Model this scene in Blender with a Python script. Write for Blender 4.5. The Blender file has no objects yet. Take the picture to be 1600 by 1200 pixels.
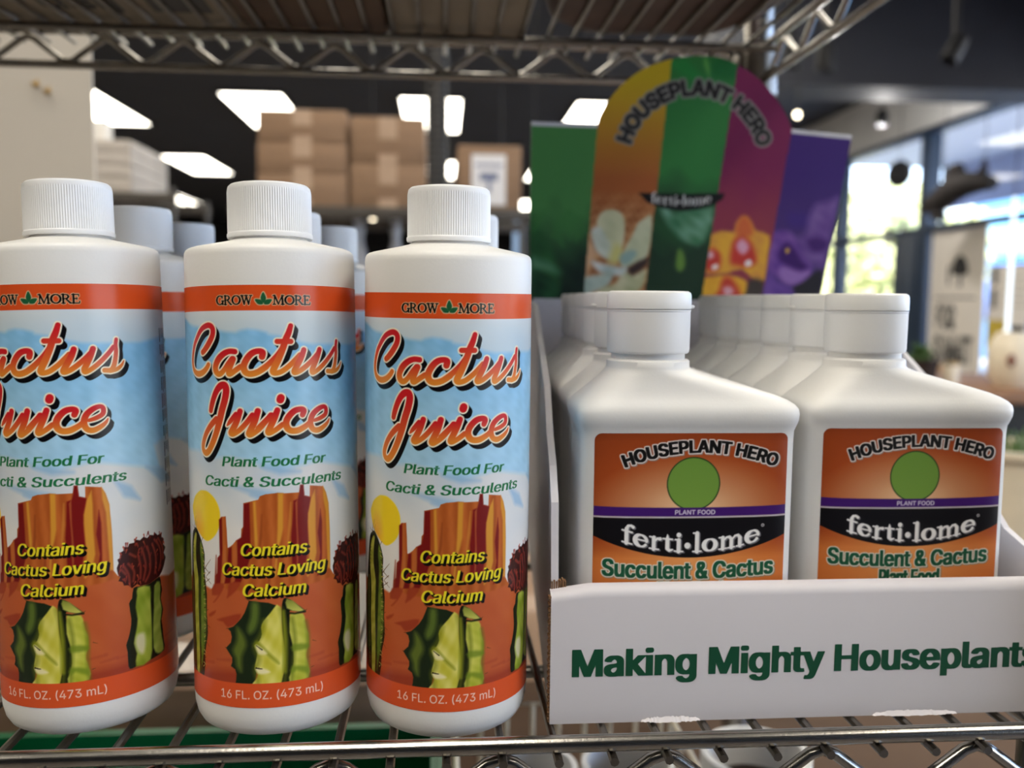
import bpy, bmesh, math, random
import numpy as np
from mathutils import Vector, Matrix, noise as mnoise

random.seed(7)
S = 0.001            # everything on the rack is measured in millimetres
ZS = 1.20            # height of the shelf the bottles stand on (metres above the floor)
scene = bpy.context.scene
col = scene.collection

# ------------------------------------------------------------------ camera
cam_d = bpy.data.cameras.new('camera')
cam = bpy.data.objects.new('camera', cam_d)
col.objects.link(cam)
YAW, PITCH, ROLL = 0.0782, 0.0933, 0.0094
fw = Vector((math.sin(YAW)*math.cos(PITCH), math.cos(YAW)*math.cos(PITCH), -math.sin(PITCH)))
rt = Vector((math.cos(YAW), -math.sin(YAW), 0))
up = rt.cross(fw)
r2 = math.cos(ROLL)*rt + math.sin(ROLL)*up
u2 = -math.sin(ROLL)*rt + math.cos(ROLL)*up
m = Matrix((r2, u2, -fw)).transposed().to_4x4()
m.translation = Vector((0, 0, ZS + 0.1688))
cam.matrix_world = m
cam_d.sensor_width = 36
cam_d.lens = 36*1400/1600
cam_d.clip_start = 0.02
cam_d.clip_end = 200
cam_d.dof.use_dof = True
cam_d.dof.focus_distance = 0.335
cam_d.dof.aperture_fstop = 7.7
scene.camera = cam

# ------------------------------------------------------------------ view, world, sun
vs = scene.view_settings
vs.view_transform = 'Standard'
vs.look = 'None'
vs.gamma = 1
vs.exposure = 0.2
vs.use_curve_mapping = False
world = bpy.data.worlds.new('world')
scene.world = world
world.use_nodes = True
nt = world.node_tree
nt.nodes.clear()
sky = nt.nodes.new('ShaderNodeTexSky')
sky.sky_type = 'NISHITA'
sky.sun_disc = False
sky.sun_elevation = math.radians(48)
sky.sun_rotation = math.radians(250)
bg = nt.nodes.new('ShaderNodeBackground')
bg.inputs['Strength'].default_value = 1.35
wo = nt.nodes.new('ShaderNodeOutputWorld')
tint = nt.nodes.new('ShaderNodeMix')
tint.data_type = 'RGBA'
tint.blend_type = 'MULTIPLY'
tint.inputs[0].default_value = 1.0
tint.inputs[7].default_value = (1.0, 0.88, 0.93, 1)
nt.links.new(sky.outputs[0], tint.inputs[6])
nt.links.new(tint.outputs[2], bg.inputs['Color'])
nt.links.new(bg.outputs[0], wo.inputs['Surface'])
sun_d = bpy.data.lights.new('sun', 'SUN')
sun_d.energy = 17.0
sun_d.angle = 0.01
sun_d.color = (1.0, 0.94, 0.84)
sun = bpy.data.objects.new('sun', sun_d)
col.objects.link(sun)
sun.rotation_euler = Vector((0.62, 0.35, -0.78)).to_track_quat('-Z', 'Y').to_euler()
PANEL_STRENGTH = 9.0     # the ceiling light panels

# ------------------------------------------------------------------ helpers
def s2l(c):
    c = np.asarray(c, float)
    return np.where(c <= 0.04045, c/12.92, ((c + 0.055)/1.055)**2.4)

def rgb(r, g, b):
    v = s2l(np.array([r, g, b])/255.0)
    return (float(v[0]), float(v[1]), float(v[2]), 1.0)

def material(name, c, rough=0.5, metal=0.0, var=0.06, scale=30.0, bump=0.0, bscale=200.0, spec=0.5, coords='Object', stretch=(1, 1, 1), trans=0.0, emit=None, estr=0.0):
    """principled material whose colour is gently varied by procedural noise"""
    mt = bpy.data.materials.new(name)
    mt.use_nodes = True
    n = mt.node_tree
    b = n.nodes['Principled BSDF']
    b.inputs['Roughness'].default_value = rough
    b.inputs['Metallic'].default_value = metal
    b.inputs['Specular IOR Level'].default_value = spec
    if trans:
        b.inputs['Transmission Weight'].default_value = trans
    tc = n.nodes.new('ShaderNodeTexCoord')
    mp = n.nodes.new('ShaderNodeMapping')
    mp.inputs['Scale'].default_value = stretch
    n.links.new(tc.outputs[coords], mp.inputs['Vector'])
    nz = n.nodes.new('ShaderNodeTexNoise')
    nz.inputs['Scale'].default_value = scale
    nz.inputs['Detail'].default_value = 4
    n.links.new(mp.outputs[0], nz.inputs['Vector'])
    rp = n.nodes.new('ShaderNodeValToRGB')
    lo = [max(0, x*(1 - var)) for x in c[:3]] + [1]
    hi = [min(1, x*(1 + var)) for x in c[:3]] + [1]
    rp.color_ramp.elements[0].position = 0.3
    rp.color_ramp.elements[1].position = 0.7
    rp.color_ramp.elements[0].color = lo
    rp.color_ramp.elements[1].color = hi
    n.links.new(nz.outputs['Fac'], rp.inputs['Fac'])
    n.links.new(rp.outputs['Color'], b.inputs['Base Color'])
    if bump:
        bz = n.nodes.new('ShaderNodeTexNoise')
        bz.inputs['Scale'].default_value = bscale
        bz.inputs['Detail'].default_value = 3
        n.links.new(mp.outputs[0], bz.inputs['Vector'])
        bp = n.nodes.new('ShaderNodeBump')
        bp.inputs['Strength'].default_value = bump
        bp.inputs['Distance'].default_value = 0.001
        n.links.new(bz.outputs['Fac'], bp.inputs['Height'])
        n.links.new(bp.outputs[0], b.inputs['Normal'])
    if emit is not None:
        b.inputs['Emission Color'].default_value = emit
        b.inputs['Emission Strength'].default_value = estr
    return mt

def printed(name, rough=0.35, spec=0.5):
    """ink colours stored on the printed sheet's own grid"""
    mt = bpy.data.materials.new(name)
    mt.use_nodes = True
    n = mt.node_tree
    b = n.nodes['Principled BSDF']
    b.inputs['Roughness'].default_value = rough
    b.inputs['Specular IOR Level'].default_value = spec
    at = n.nodes.new('ShaderNodeAttribute')
    at.attribute_name = 'ink'
    n.links.new(at.outputs['Color'], b.inputs['Base Color'])
    return mt

def tag(o, label=None, cat=None, group=None, kind=None):
    if label: o['label'] = label
    if cat: o['category'] = cat
    if group: o['group'] = group
    if kind: o['kind'] = kind
    return o

def empty(name, loc, label, cat, group=None, rot=(0, 0, 0)):
    o = bpy.data.objects.new(name, None)
    o.empty_display_size = 0.02
    o.location = loc
    o.rotation_euler = rot
    col.objects.link(o)
    return tag(o, label, cat, group)

def V(x, y, z):
    return Vector((x*S, y*S, ZS + z*S))

class MB:
    """collects geometry in a bmesh; build() links it as ONE mesh object"""
    def __init__(s, k=1.0):
        s.b = bmesh.new()
        s.k = k
    def p(s, v):
        return s.b.verts.new((v[0]*s.k, v[1]*s.k, v[2]*s.k))
    def box(s, x0, x1, y0, y1, z0, z1, bevel=0, seg=2, rot=None, about=None):
        vs_ = [s.p((x, y, z)) for x in (x0, x1) for y in (y0, y1) for z in (z0, z1)]
        fs = [s.b.faces.new([vs_[i] for i in q]) for q in ((0, 1, 3, 2), (4, 6, 7, 5), (0, 4, 5, 1), (2, 3, 7, 6), (0, 2, 6, 4), (1, 5, 7, 3))]
        if bevel:
            es = list({e for f in fs for e in f.edges})
            r = bmesh.ops.bevel(s.b, geom=es, offset=bevel*s.k, segments=seg, affect='EDGES', profile=0.5)
            vs_ = list({v for f in r['faces'] for v in f.verts} | {v for v in vs_ if v.is_valid})
        if rot is not None:
            c = Vector(about or ((x0 + x1)/2, (y0 + y1)/2, (z0 + z1)/2))*s.k
            bmesh.ops.rotate(s.b, cent=c, matrix=rot, verts=[v for v in vs_ if v.is_valid])
        return s
    def tube(s, pts, r, n=10, close=False, cap=True):
        pts = [Vector(p) for p in pts]
        rs = r if isinstance(r, (list, tuple)) else [r]*len(pts)
        rings = []
        prev = None
        for i, p in enumerate(pts):
            a = pts[i - 1] if i > 0 else (pts[-1] if close else p)
            c = pts[(i + 1) % len(pts)] if (i < len(pts) - 1 or close) else p
            t = (c - a).normalized()
            if prev is None:
                ref = Vector((0, 0, 1)) if abs(t.z) < 0.9 else Vector((1, 0, 0))
                nx = t.cross(ref).normalized()
            else:
                nx = (prev - t*prev.dot(t)).normalized()
            prev = nx
            ny = t.cross(nx)
            rings.append([s.p(p + rs[i]*(math.cos(2*math.pi*k/n)*nx + math.sin(2*math.pi*k/n)*ny)) for k in range(n)])
        m_ = len(rings)
        for i in range(m_ if close else m_ - 1):
            A, B = rings[i], rings[(i + 1) % m_]
            for k in range(n):
                s.b.faces.new((A[k], A[(k + 1) % n], B[(k + 1) % n], B[k]))
        if cap and not close:
            s.b.faces.new(rings[0][::-1])
            s.b.faces.new(rings[-1])
        return s
    def lathe(s, prof, n=48, cx=0, cy=0, mod=None, cap=True):
        rings = []
        for (r, z) in prof:
            rings.append([s.p((cx + (r + (mod(k, z) if mod else 0))*math.cos(2*math.pi*k/n), cy + (r + (mod(k, z) if mod else 0))*math.sin(2*math.pi*k/n), z)) for k in range(n)])
        return s.skin(rings, cap)
    def skin(s, rings, cap=True):
        n = len(rings[0])
        for A, B in zip(rings, rings[1:]):
            for k in range(n):
                s.b.faces.new((A[k], A[(k + 1) % n], B[(k + 1) % n], B[k]))
        if cap:
            s.b.faces.new(rings[0][::-1])
            s.b.faces.new(rings[-1])
        return s
    def prism(s, poly, d, axis='y', at=0):
        """closed outline (2D) extruded by d along an axis"""
        def P(a, b, t):
            return {'y': (a, t, b), 'x': (t, a, b), 'z': (a, b, t)}[axis]
        A = [s.p(P(a, b, at)) for a, b in poly]
        B = [s.p(P(a, b, at + d)) for a, b in poly]
        n = len(A)
        s.b.faces.new(A)
        s.b.faces.new(B[::-1])
        for k in range(n):
            s.b.faces.new((A[k], B[k], B[(k + 1) % n], A[(k + 1) % n]))
        return s
    def ball(s, c, r, sub=2, sc=(1, 1, 1)):
        g = bmesh.ops.create_icosphere(s.b, subdivisions=sub, radius=r*s.k)
        for v in g['verts']:
            v.co = Vector((v.co.x*sc[0], v.co.y*sc[1], v.co.z*sc[2])) + Vector(c)*s.k
        return s
    def build(s, name, mt, parent=None, loc=None, smooth=40, rot=None):
        bmesh.ops.recalc_face_normals(s.b, faces=s.b.faces[:])
        me = bpy.data.meshes.new(name)
        s.b.to_mesh(me)
        s.b.free()
        if smooth:
            me.polygons.foreach_set('use_smooth', [True]*len(me.polygons))
            me.set_sharp_from_angle(angle=math.radians(smooth))
        me.materials.append(mt)
        o = bpy.data.objects.new(name, me)
        col.objects.link(o)
        if parent is not None:
            o.parent = parent
        if loc is not None:
            o.location = loc
        if rot is not None:
            o.rotation_euler = rot
        return o

def struct(o):
    o['kind'] = 'structure'
    return o

def grid_mesh(name, P, C, mt, parent=None):
    """a sheet given as an H x W grid of points (metres) with an ink colour at each point"""
    H, W = P.shape[:2]
    me = bpy.data.meshes.new(name)
    me.vertices.add(H*W)
    me.vertices.foreach_set('co', P.reshape(-1).astype(np.float32))
    i = np.arange(H*W).reshape(H, W)
    q = np.stack([i[:-1, :-1], i[:-1, 1:], i[1:, 1:], i[1:, :-1]], -1).reshape(-1)
    nf = (H - 1)*(W - 1)
    me.loops.add(nf*4)
    me.loops.foreach_set('vertex_index', q.astype(np.int32))
    me.polygons.add(nf)
    me.polygons.foreach_set('loop_start', np.arange(0, nf*4, 4, dtype=np.int32))
    me.polygons.foreach_set('use_smooth', np.ones(nf, bool))
    me.update()
    at = me.attributes.new('ink', 'FLOAT_COLOR', 'POINT')
    rgba = np.ones((H*W, 4), np.float32)
    rgba[:, :3] = s2l(np.clip(C.reshape(-1, 3), 0, 1))
    at.data.foreach_set('color', rgba.reshape(-1))
    me.materials.append(mt)
    o = bpy.data.objects.new(name, me)
    col.objects.link(o)
    if parent is not None:
        o.parent = parent
    return o

def copy_tree(o, parent=None):
    c = o.copy()
    col.objects.link(c)
    c.parent = parent
    for ch in o.children:
        copy_tree(ch, c)
    return c

# ------------------------------------------------------------------ printing: inks laid on a grid
def spline(pts, sub=6, close=False):
    P = np.array(pts, float)
    n = len(P)
    out = []
    for i in range(n if close else n - 1):
        p1, p2 = P[i], P[(i + 1) % n]
        p0 = P[i - 1] if (i > 0 or close) else p1
        p3 = P[(i + 2) % n] if (i + 2 < n or close) else p2
        for k in range(sub):
            t = k/sub
            out.append(0.5*((2*p1) + (-p0 + p2)*t + (2*p0 - 5*p1 + 4*p2 - p3)*t*t + (-p0 + 3*p1 - 3*p2 + p3)*t**3))
    if not close:
        out.append(P[-1])
    return np.array(out)

def loop_segs(poly):
    P = np.array(poly, float)[:, :2]
    return np.concatenate([P, np.roll(P, -1, 0)], 1)

class Sheet:
    def __init__(s, U, Vv, base):
        s.U, s.V = U, Vv
        s.C = np.zeros(U.shape + (3,))
        s.C[:] = np.array(base)/255.0
    def win(s, b):
        m_ = (s.U >= b[0]) & (s.U <= b[2]) & (s.V >= b[1]) & (s.V <= b[3])
        r = np.where(m_.any(1))[0]
        c = np.where(m_.any(0))[0]
        if len(r) == 0 or len(c) == 0:
            return None
        return (slice(r[0], r[-1] + 1), slice(c[0], c[-1] + 1))
    def area(s, segs, pad=1.0):
        """signed distance (negative inside) to closed outlines given as segments"""
        segs = np.asarray(segs, float)
        b = (min(segs[:, 0].min(), segs[:, 2].min()) - pad, min(segs[:, 1].min(), segs[:, 3].min()) - pad, max(segs[:, 0].max(), segs[:, 2].max()) + pad, max(segs[:, 1].max(), segs[:, 3].max()) + pad)
        w = s.win(b)
        if w is None:
            return None
        X, Y = s.U[w], s.V[w]
        d = np.full(X.shape, 1e9)
        ins = np.zeros(X.shape, np.int16)
        for x0, y0, x1, y1 in segs:
            dx, dy = x1 - x0, y1 - y0
            L = dx*dx + dy*dy
            if L < 1e-12:
                continue
            t = np.clip(((X - x0)*dx + (Y - y0)*dy)/L, 0, 1)
            np.minimum(d, (X - x0 - t*dx)**2 + (Y - y0 - t*dy)**2, out=d)
            if y0 != y1:
                c = ((Y >= min(y0, y1)) & (Y < max(y0, y1)))
                ins += (c & (X < x0 + (Y - y0)*dx/dy))*(1 if y1 > y0 else -1)
        d = np.sqrt(d)
        return w, np.where(ins != 0, -d, d)
    def strokes(s, lines, pad=1.0):
        """distance to the union of tapered strokes [(x, y, r) ...]"""
        A = np.concatenate([np.array(l, float) for l in lines])
        R = A[:, 2].max() + pad
        w = s.win((A[:, 0].min() - R, A[:, 1].min() - R, A[:, 0].max() + R, A[:, 1].max() + R))
        if w is None:
            return None
        X, Y = s.U[w], s.V[w]
        d = np.full(X.shape, 1e9)
        for l in lines:
            l = np.array(l, float)
            for (x0, y0, a), (x1, y1, b) in zip(l[:-1], l[1:]):
                dx, dy = x1 - x0, y1 - y0
                t = np.clip(((X - x0)*dx + (Y - y0)*dy)/max(dx*dx + dy*dy, 1e-12), 0, 1)
                np.minimum(d, np.hypot(X - x0 - t*dx, Y - y0 - t*dy) - (a + (b - a)*t), out=d)
        return w, d
    def ink(s, wd, c, off=0.0, aa=0.1, alpha=1.0):
        if wd is None:
            return
        w, d = wd
        a = np.clip(0.5 - (d - off)/(2*aa), 0, 1)*alpha
        if callable(c):
            c = c(s.U[w], s.V[w])
        c = np.asarray(c, float)/255.0
        s.C[w] = s.C[w]*(1 - a[..., None]) + c*a[..., None]
    def poly(s, pts, c, smooth=0, aa=0.12, off=0.0, alpha=1.0):
        if smooth:
            pts = spline(pts, smooth, True)
        s.ink(s.area(loop_segs(pts), pad=1.0 + aa + off), c, off, aa, alpha)
    def line(s, pts, r, c, aa=0.08, alpha=1.0):
        pts = [(p[0], p[1], r if len(p) < 3 else p[2]) for p in pts]
        s.ink(s.strokes([pts], pad=0.5 + aa), c, 0, aa, alpha)
    def heavy(s, segs, bx, by, pad=1.5):
        """letter shapes thickened sideways by bx and upright by by, corners kept square"""
        w, d = s.area(segs, pad + bx)
        dx = abs(s.U[0, 1] - s.U[0, 0])
        dy = abs(s.V[1, 0] - s.V[0, 0])
        for ax, k in ((1, int(round(bx/dx))), (0, int(round(by/dy)))):
            e = d.copy()
            for i in range(1, k + 1):
                a = np.full_like(d, 9.0)
                if ax:
                    a[:, i:] = d[:, :-i]; np.minimum(e, a, out=e)
                    a[:] = 9.0
                    a[:, :-i] = d[:, i:]; np.minimum(e, a, out=e)
                else:
                    a[i:] = d[:-i]; np.minimum(e, a, out=e)
                    a[:] = 9.0
                    a[:-i] = d[i:]; np.minimum(e, a, out=e)
            d = e
        return w, d

def wob(U, Vv, k=1.0, seed=0):
    """smooth pseudo-random wave pattern in [-1, 1]"""
    r = np.random.RandomState(seed)
    o = 0
    for i in range(6):
        a, b = r.uniform(-1, 1, 2)*k*(1 + 0.6*i)
        o = o + np.sin(U*a + Vv*b + r.uniform(0, 6.28))/(1 + 0.45*i)
    return np.clip(o/2.6, -1, 1)

def lerp3(t, a, b):
    t = np.clip(t, 0, 1)[..., None]
    return np.array(a)*(1 - t) + np.array(b)*t

_fc = {}
FONT = None
try:      # the sans face that ships inside Blender itself; its built-in face otherwise
    import os
    FONT = bpy.data.fonts.load(os.path.join(bpy.utils.resource_path('LOCAL'), 'datafiles', 'fonts', 'Inter.woff2'))
except Exception:
    FONT = None
def glyphs(txt):
    """outline segments of a line of sans lettering, capital height = 1"""
    if txt in _fc:
        return _fc[txt]
    cu = bpy.data.curves.new('lettering', 'FONT')
    cu.body = txt
    cu.size = 1.0
    if FONT: cu.font = FONT
    cu.resolution_u = 4
    o = bpy.data.objects.new('lettering', cu)
    col.objects.link(o)
    oc = o.to_curve(bpy.context.evaluated_depsgraph_get())
    sg = []
    for sp in oc.splines:
        P = sp.bezier_points
        n = len(P)
        pts = []
        for i in range(n):
            p0, p3 = P[i].co, P[(i + 1) % n].co
            p1, p2 = P[i].handle_right, P[(i + 1) % n].handle_left
            straight = abs((p3 - p0).cross(p1 - p0).z) + abs((p3 - p0).cross(p2 - p0).z) < 1e-6
            for k in range(1 if straight else 5):
                t = k/5
                q = p0*(1 - t)**3 + p1*3*t*(1 - t)**2 + p2*3*t*t*(1 - t) + p3*t**3
                pts.append((q.x, q.y))
        pts = np.array(pts)
        sg.append(np.concatenate([pts, np.roll(pts, -1, 0)], 1))
    sg = np.concatenate(sg)
    o.to_curve_clear()
    col.objects.unlink(o)
    bpy.data.objects.remove(o)
    bpy.data.curves.remove(cu)
    if txt != 'H':
        h = glyphs('H')[1]
        sg = sg/h
        _fc[txt] = (sg, h)
    else:
        _fc[txt] = (sg, float(sg[:, 1].max()))
    return _fc[txt]

def text_segs(txt, x0, x1, y, cap, italic=0.0, bold=0.0, boldy=None):
    sg = np.array(glyphs(txt)[0])
    lo = min(sg[:, 0].min(), sg[:, 2].min())
    hi = max(sg[:, 0].max(), sg[:, 2].max())
    sc = (x1 - x0 - 2*bold)/(hi - lo)
    boldy = bold if boldy is None else boldy
    cp = cap - 2*boldy
    o = np.empty_like(sg)
    for k in (0, 2):
        o[:, k] = x0 + bold + (sg[:, k] - lo)*sc + sg[:, k + 1]*cp*italic
        o[:, k + 1] = y + boldy + sg[:, k + 1]*cp
    return o

def bend(sg, cx, cy, R, down=False):
    """wrap lettering round a circle about (cx, cy)"""
    o = np.empty_like(sg)
    for k in (0, 2):
        a = (sg[:, k] - cx)/R
        if down:
            o[:, k] = cx + (R - sg[:, k + 1])*np.sin(a)
            o[:, k + 1] = cy - (R - sg[:, k + 1])*np.cos(a)
        else:
            o[:, k] = cx + (R + sg[:, k + 1])*np.sin(a)
            o[:, k + 1] = cy + (R + sg[:, k + 1])*np.cos(a)
    return o

def arcpts(cx, cy, rx, ry, a0, a1, rf, n=24):
    return [(cx + rx*math.cos(math.radians(a0 + (a1 - a0)*i/n)), cy + ry*math.sin(math.radians(a0 + (a1 - a0)*i/n)), rf(math.radians(a0 + (a1 - a0)*i/n))) for i in range(n + 1)]

def sl(x0, x1, y, r=0.028):
    return [(x0, y, r), (x1, y, r)]

tk = lambda a: 0.03 + 0.05*abs(math.cos(a))**1.5
tb = lambda a: 0.028 + 0.075*abs(math.cos(a))**1.4
SERIF = {   # strokes drawn by hand: (advance, [stroke ...])
 'G': (0.98, [arcpts(.46, .5, .40, .47, 48, 318, tk), [(.82, .05, .07), (.82, .4, .07)], sl(.66, .97, .42), [(.76, .70, .02), (.79, .93, .03)]]),
 'R': (0.94, [[(.16, .02, .07), (.16, .98, .07)], sl(.02, .32, .02), sl(.02, .2, .98), [(.16, .97, .028), (.42, .97, .028), (.58, .89, .05), (.64, .74, .07), (.57, .59, .05), (.4, .51, .028), (.16, .51, .028)], [(.4, .51, .05), (.78, .05, .06), (.93, .02, .025)]]),
 'O': (1.02, [arcpts(.5, .5, .43, .47, 0, 360, tk, 36)]),
 'W': (1.26, [sl(.0, .3, .98), sl(.46, .76, .98), sl(.98, 1.24, .98), [(.14, .97, .065), (.40, .04, .055)], [(.40, .04, .028), (.62, .92, .028)], [(.60, .97, .065), (.87, .04, .055)], [(.87, .04, .028), (1.12, .97, .028)]]),
 'M': (1.16, [[(.12, .02, .03), (.17, .97, .03)], [(.17, .97, .07), (.54, .06, .05)], [(.54, .06, .028), (.92, .97, .028)], [(.92, .97, .07), (.97, .02, .07)], sl(0, .26, .02), sl(.82, 1.12, .02), sl(.02, .2, .98), sl(.9, 1.08, .98)]),
 'E': (0.82, [[(.16, .02, .07), (.16, .98, .07)], sl(.02, .62, .97), [(.63, .97, .02), (.64, .78, .02)], sl(.16, .48, .52), [(.48, .42, .02), (.48, .62, .02)], sl(.02, .68, .03), [(.69, .03, .025), (.73, .24, .02)]]),
 'f': (0.46, [[(.2, .02, .085), (.2, .74, .085), (.26, .9, .06), (.38, .96, .045), (.46, .9, .065)], sl(.03, .42, .62, .035), sl(.03, .42, .03, .03)]),
 'e': (0.62, [arcpts(.31, .32, .23, .29, 4, 322, lambda a: 0.03 + 0.075*max(0, -math.cos(a)) + 0.04*max(0, math.cos(a))), sl(.1, .54, .35, .03)]),
 'r': (0.54, [[(.2, .02, .085), (.2, .6, .085)], sl(.04, .2, .62, .03), sl(.03, .4, .03, .03), [(.24, .42, .04), (.34, .58, .045), (.45, .58, .075)]]),
 't': (0.46, [[(.2, .84, .015), (.2, .6, .085), (.2, .14, .085), (.28, .04, .06), (.41, .1, .03)], sl(.03, .4, .62, .033)]),
 'i': (0.37, [[(.19, .02, .085), (.19, .6, .085)], sl(.05, .19, .62, .03), sl(.03, .36, .03, .03), [(.19, .86, .1), (.19, .865, .1)]]),
 '.': (0.36, [[(.17, .33, .13), (.17, .335, .13)]]),
 'l': (0.37, [[(.19, .02, .085), (.19, .96, .085)], sl(.04, .19, .97, .03), sl(.03, .36, .03, .03)]),
 'o': (0.66, [arcpts(.33, .32, .23, .29, 0, 360, tb, 32)]),
 'm': (1.06, [[(.19, .02, .08), (.19, .6, .08)], sl(.04, .19, .62, .03), sl(.04, .34, .03, .03), [(.22, .44, .035), (.34, .59, .04), (.46, .58, .06), (.53, .44, .08), (.53, .02, .08)], sl(.4, .66, .03, .03), [(.56, .44, .035), (.68, .59, .04), (.80, .58, .06), (.87, .44, .08), (.87, .02, .08)], sl(.74, 1.02, .03, .03)]),
}
def serif(txt, x0, x1, y, cap, bend_f=None, italic=0.0):
    adv = sum(SERIF[c][0] for c in txt)
    k = (x1 - x0)/adv
    out, x = [], x0
    for c in txt:
        for st in SERIF[c][1]:
            q = []
            for (a, b, r) in st:
                u, v = x + a*k + b*cap*italic, y + b*cap
                if bend_f:
                    v += bend_f(u)
                q.append((u, v, r*(0.5*k + 0.5*cap)))
            out.append(q)
        x += SERIF[c][0]*k
    return out

def filled_outline(sd, us, vs_, off):
    """faces covering sd < off on a regular grid, cut cleanly along the contour"""
    f = sd - off
    verts, faces, key = [], [], {}
    def pt(kk, u, v):
        if kk not in key:
            key[kk] = len(verts)
            verts.append((u, v))
        return key[kk]
    H, W = f.shape
    neg = f < 0
    anyn = neg[:-1, :-1] | neg[1:, :-1] | neg[:-1, 1:] | neg[1:, 1:]
    for i, j in zip(*np.where(anyn)):
        cs = [(i, j), (i, j + 1), (i + 1, j + 1), (i + 1, j)]
        poly = []
        for a in range(4):
            p, q = cs[a], cs[(a + 1) % 4]
            fp, fq = f[p], f[q]
            if fp < 0:
                poly.append(pt(p, us[p[1]], vs_[p[0]]))
            if (fp < 0) != (fq < 0):
                t = fp/(fp - fq)
                poly.append(pt((min(p, q), max(p, q)), us[p[1]] + t*(us[q[1]] - us[p[1]]), vs_[p[0]] + t*(vs_[q[0]] - vs_[p[0]])))
        if len(poly) > 2:
            faces.append(poly)
    return verts, faces

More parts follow.
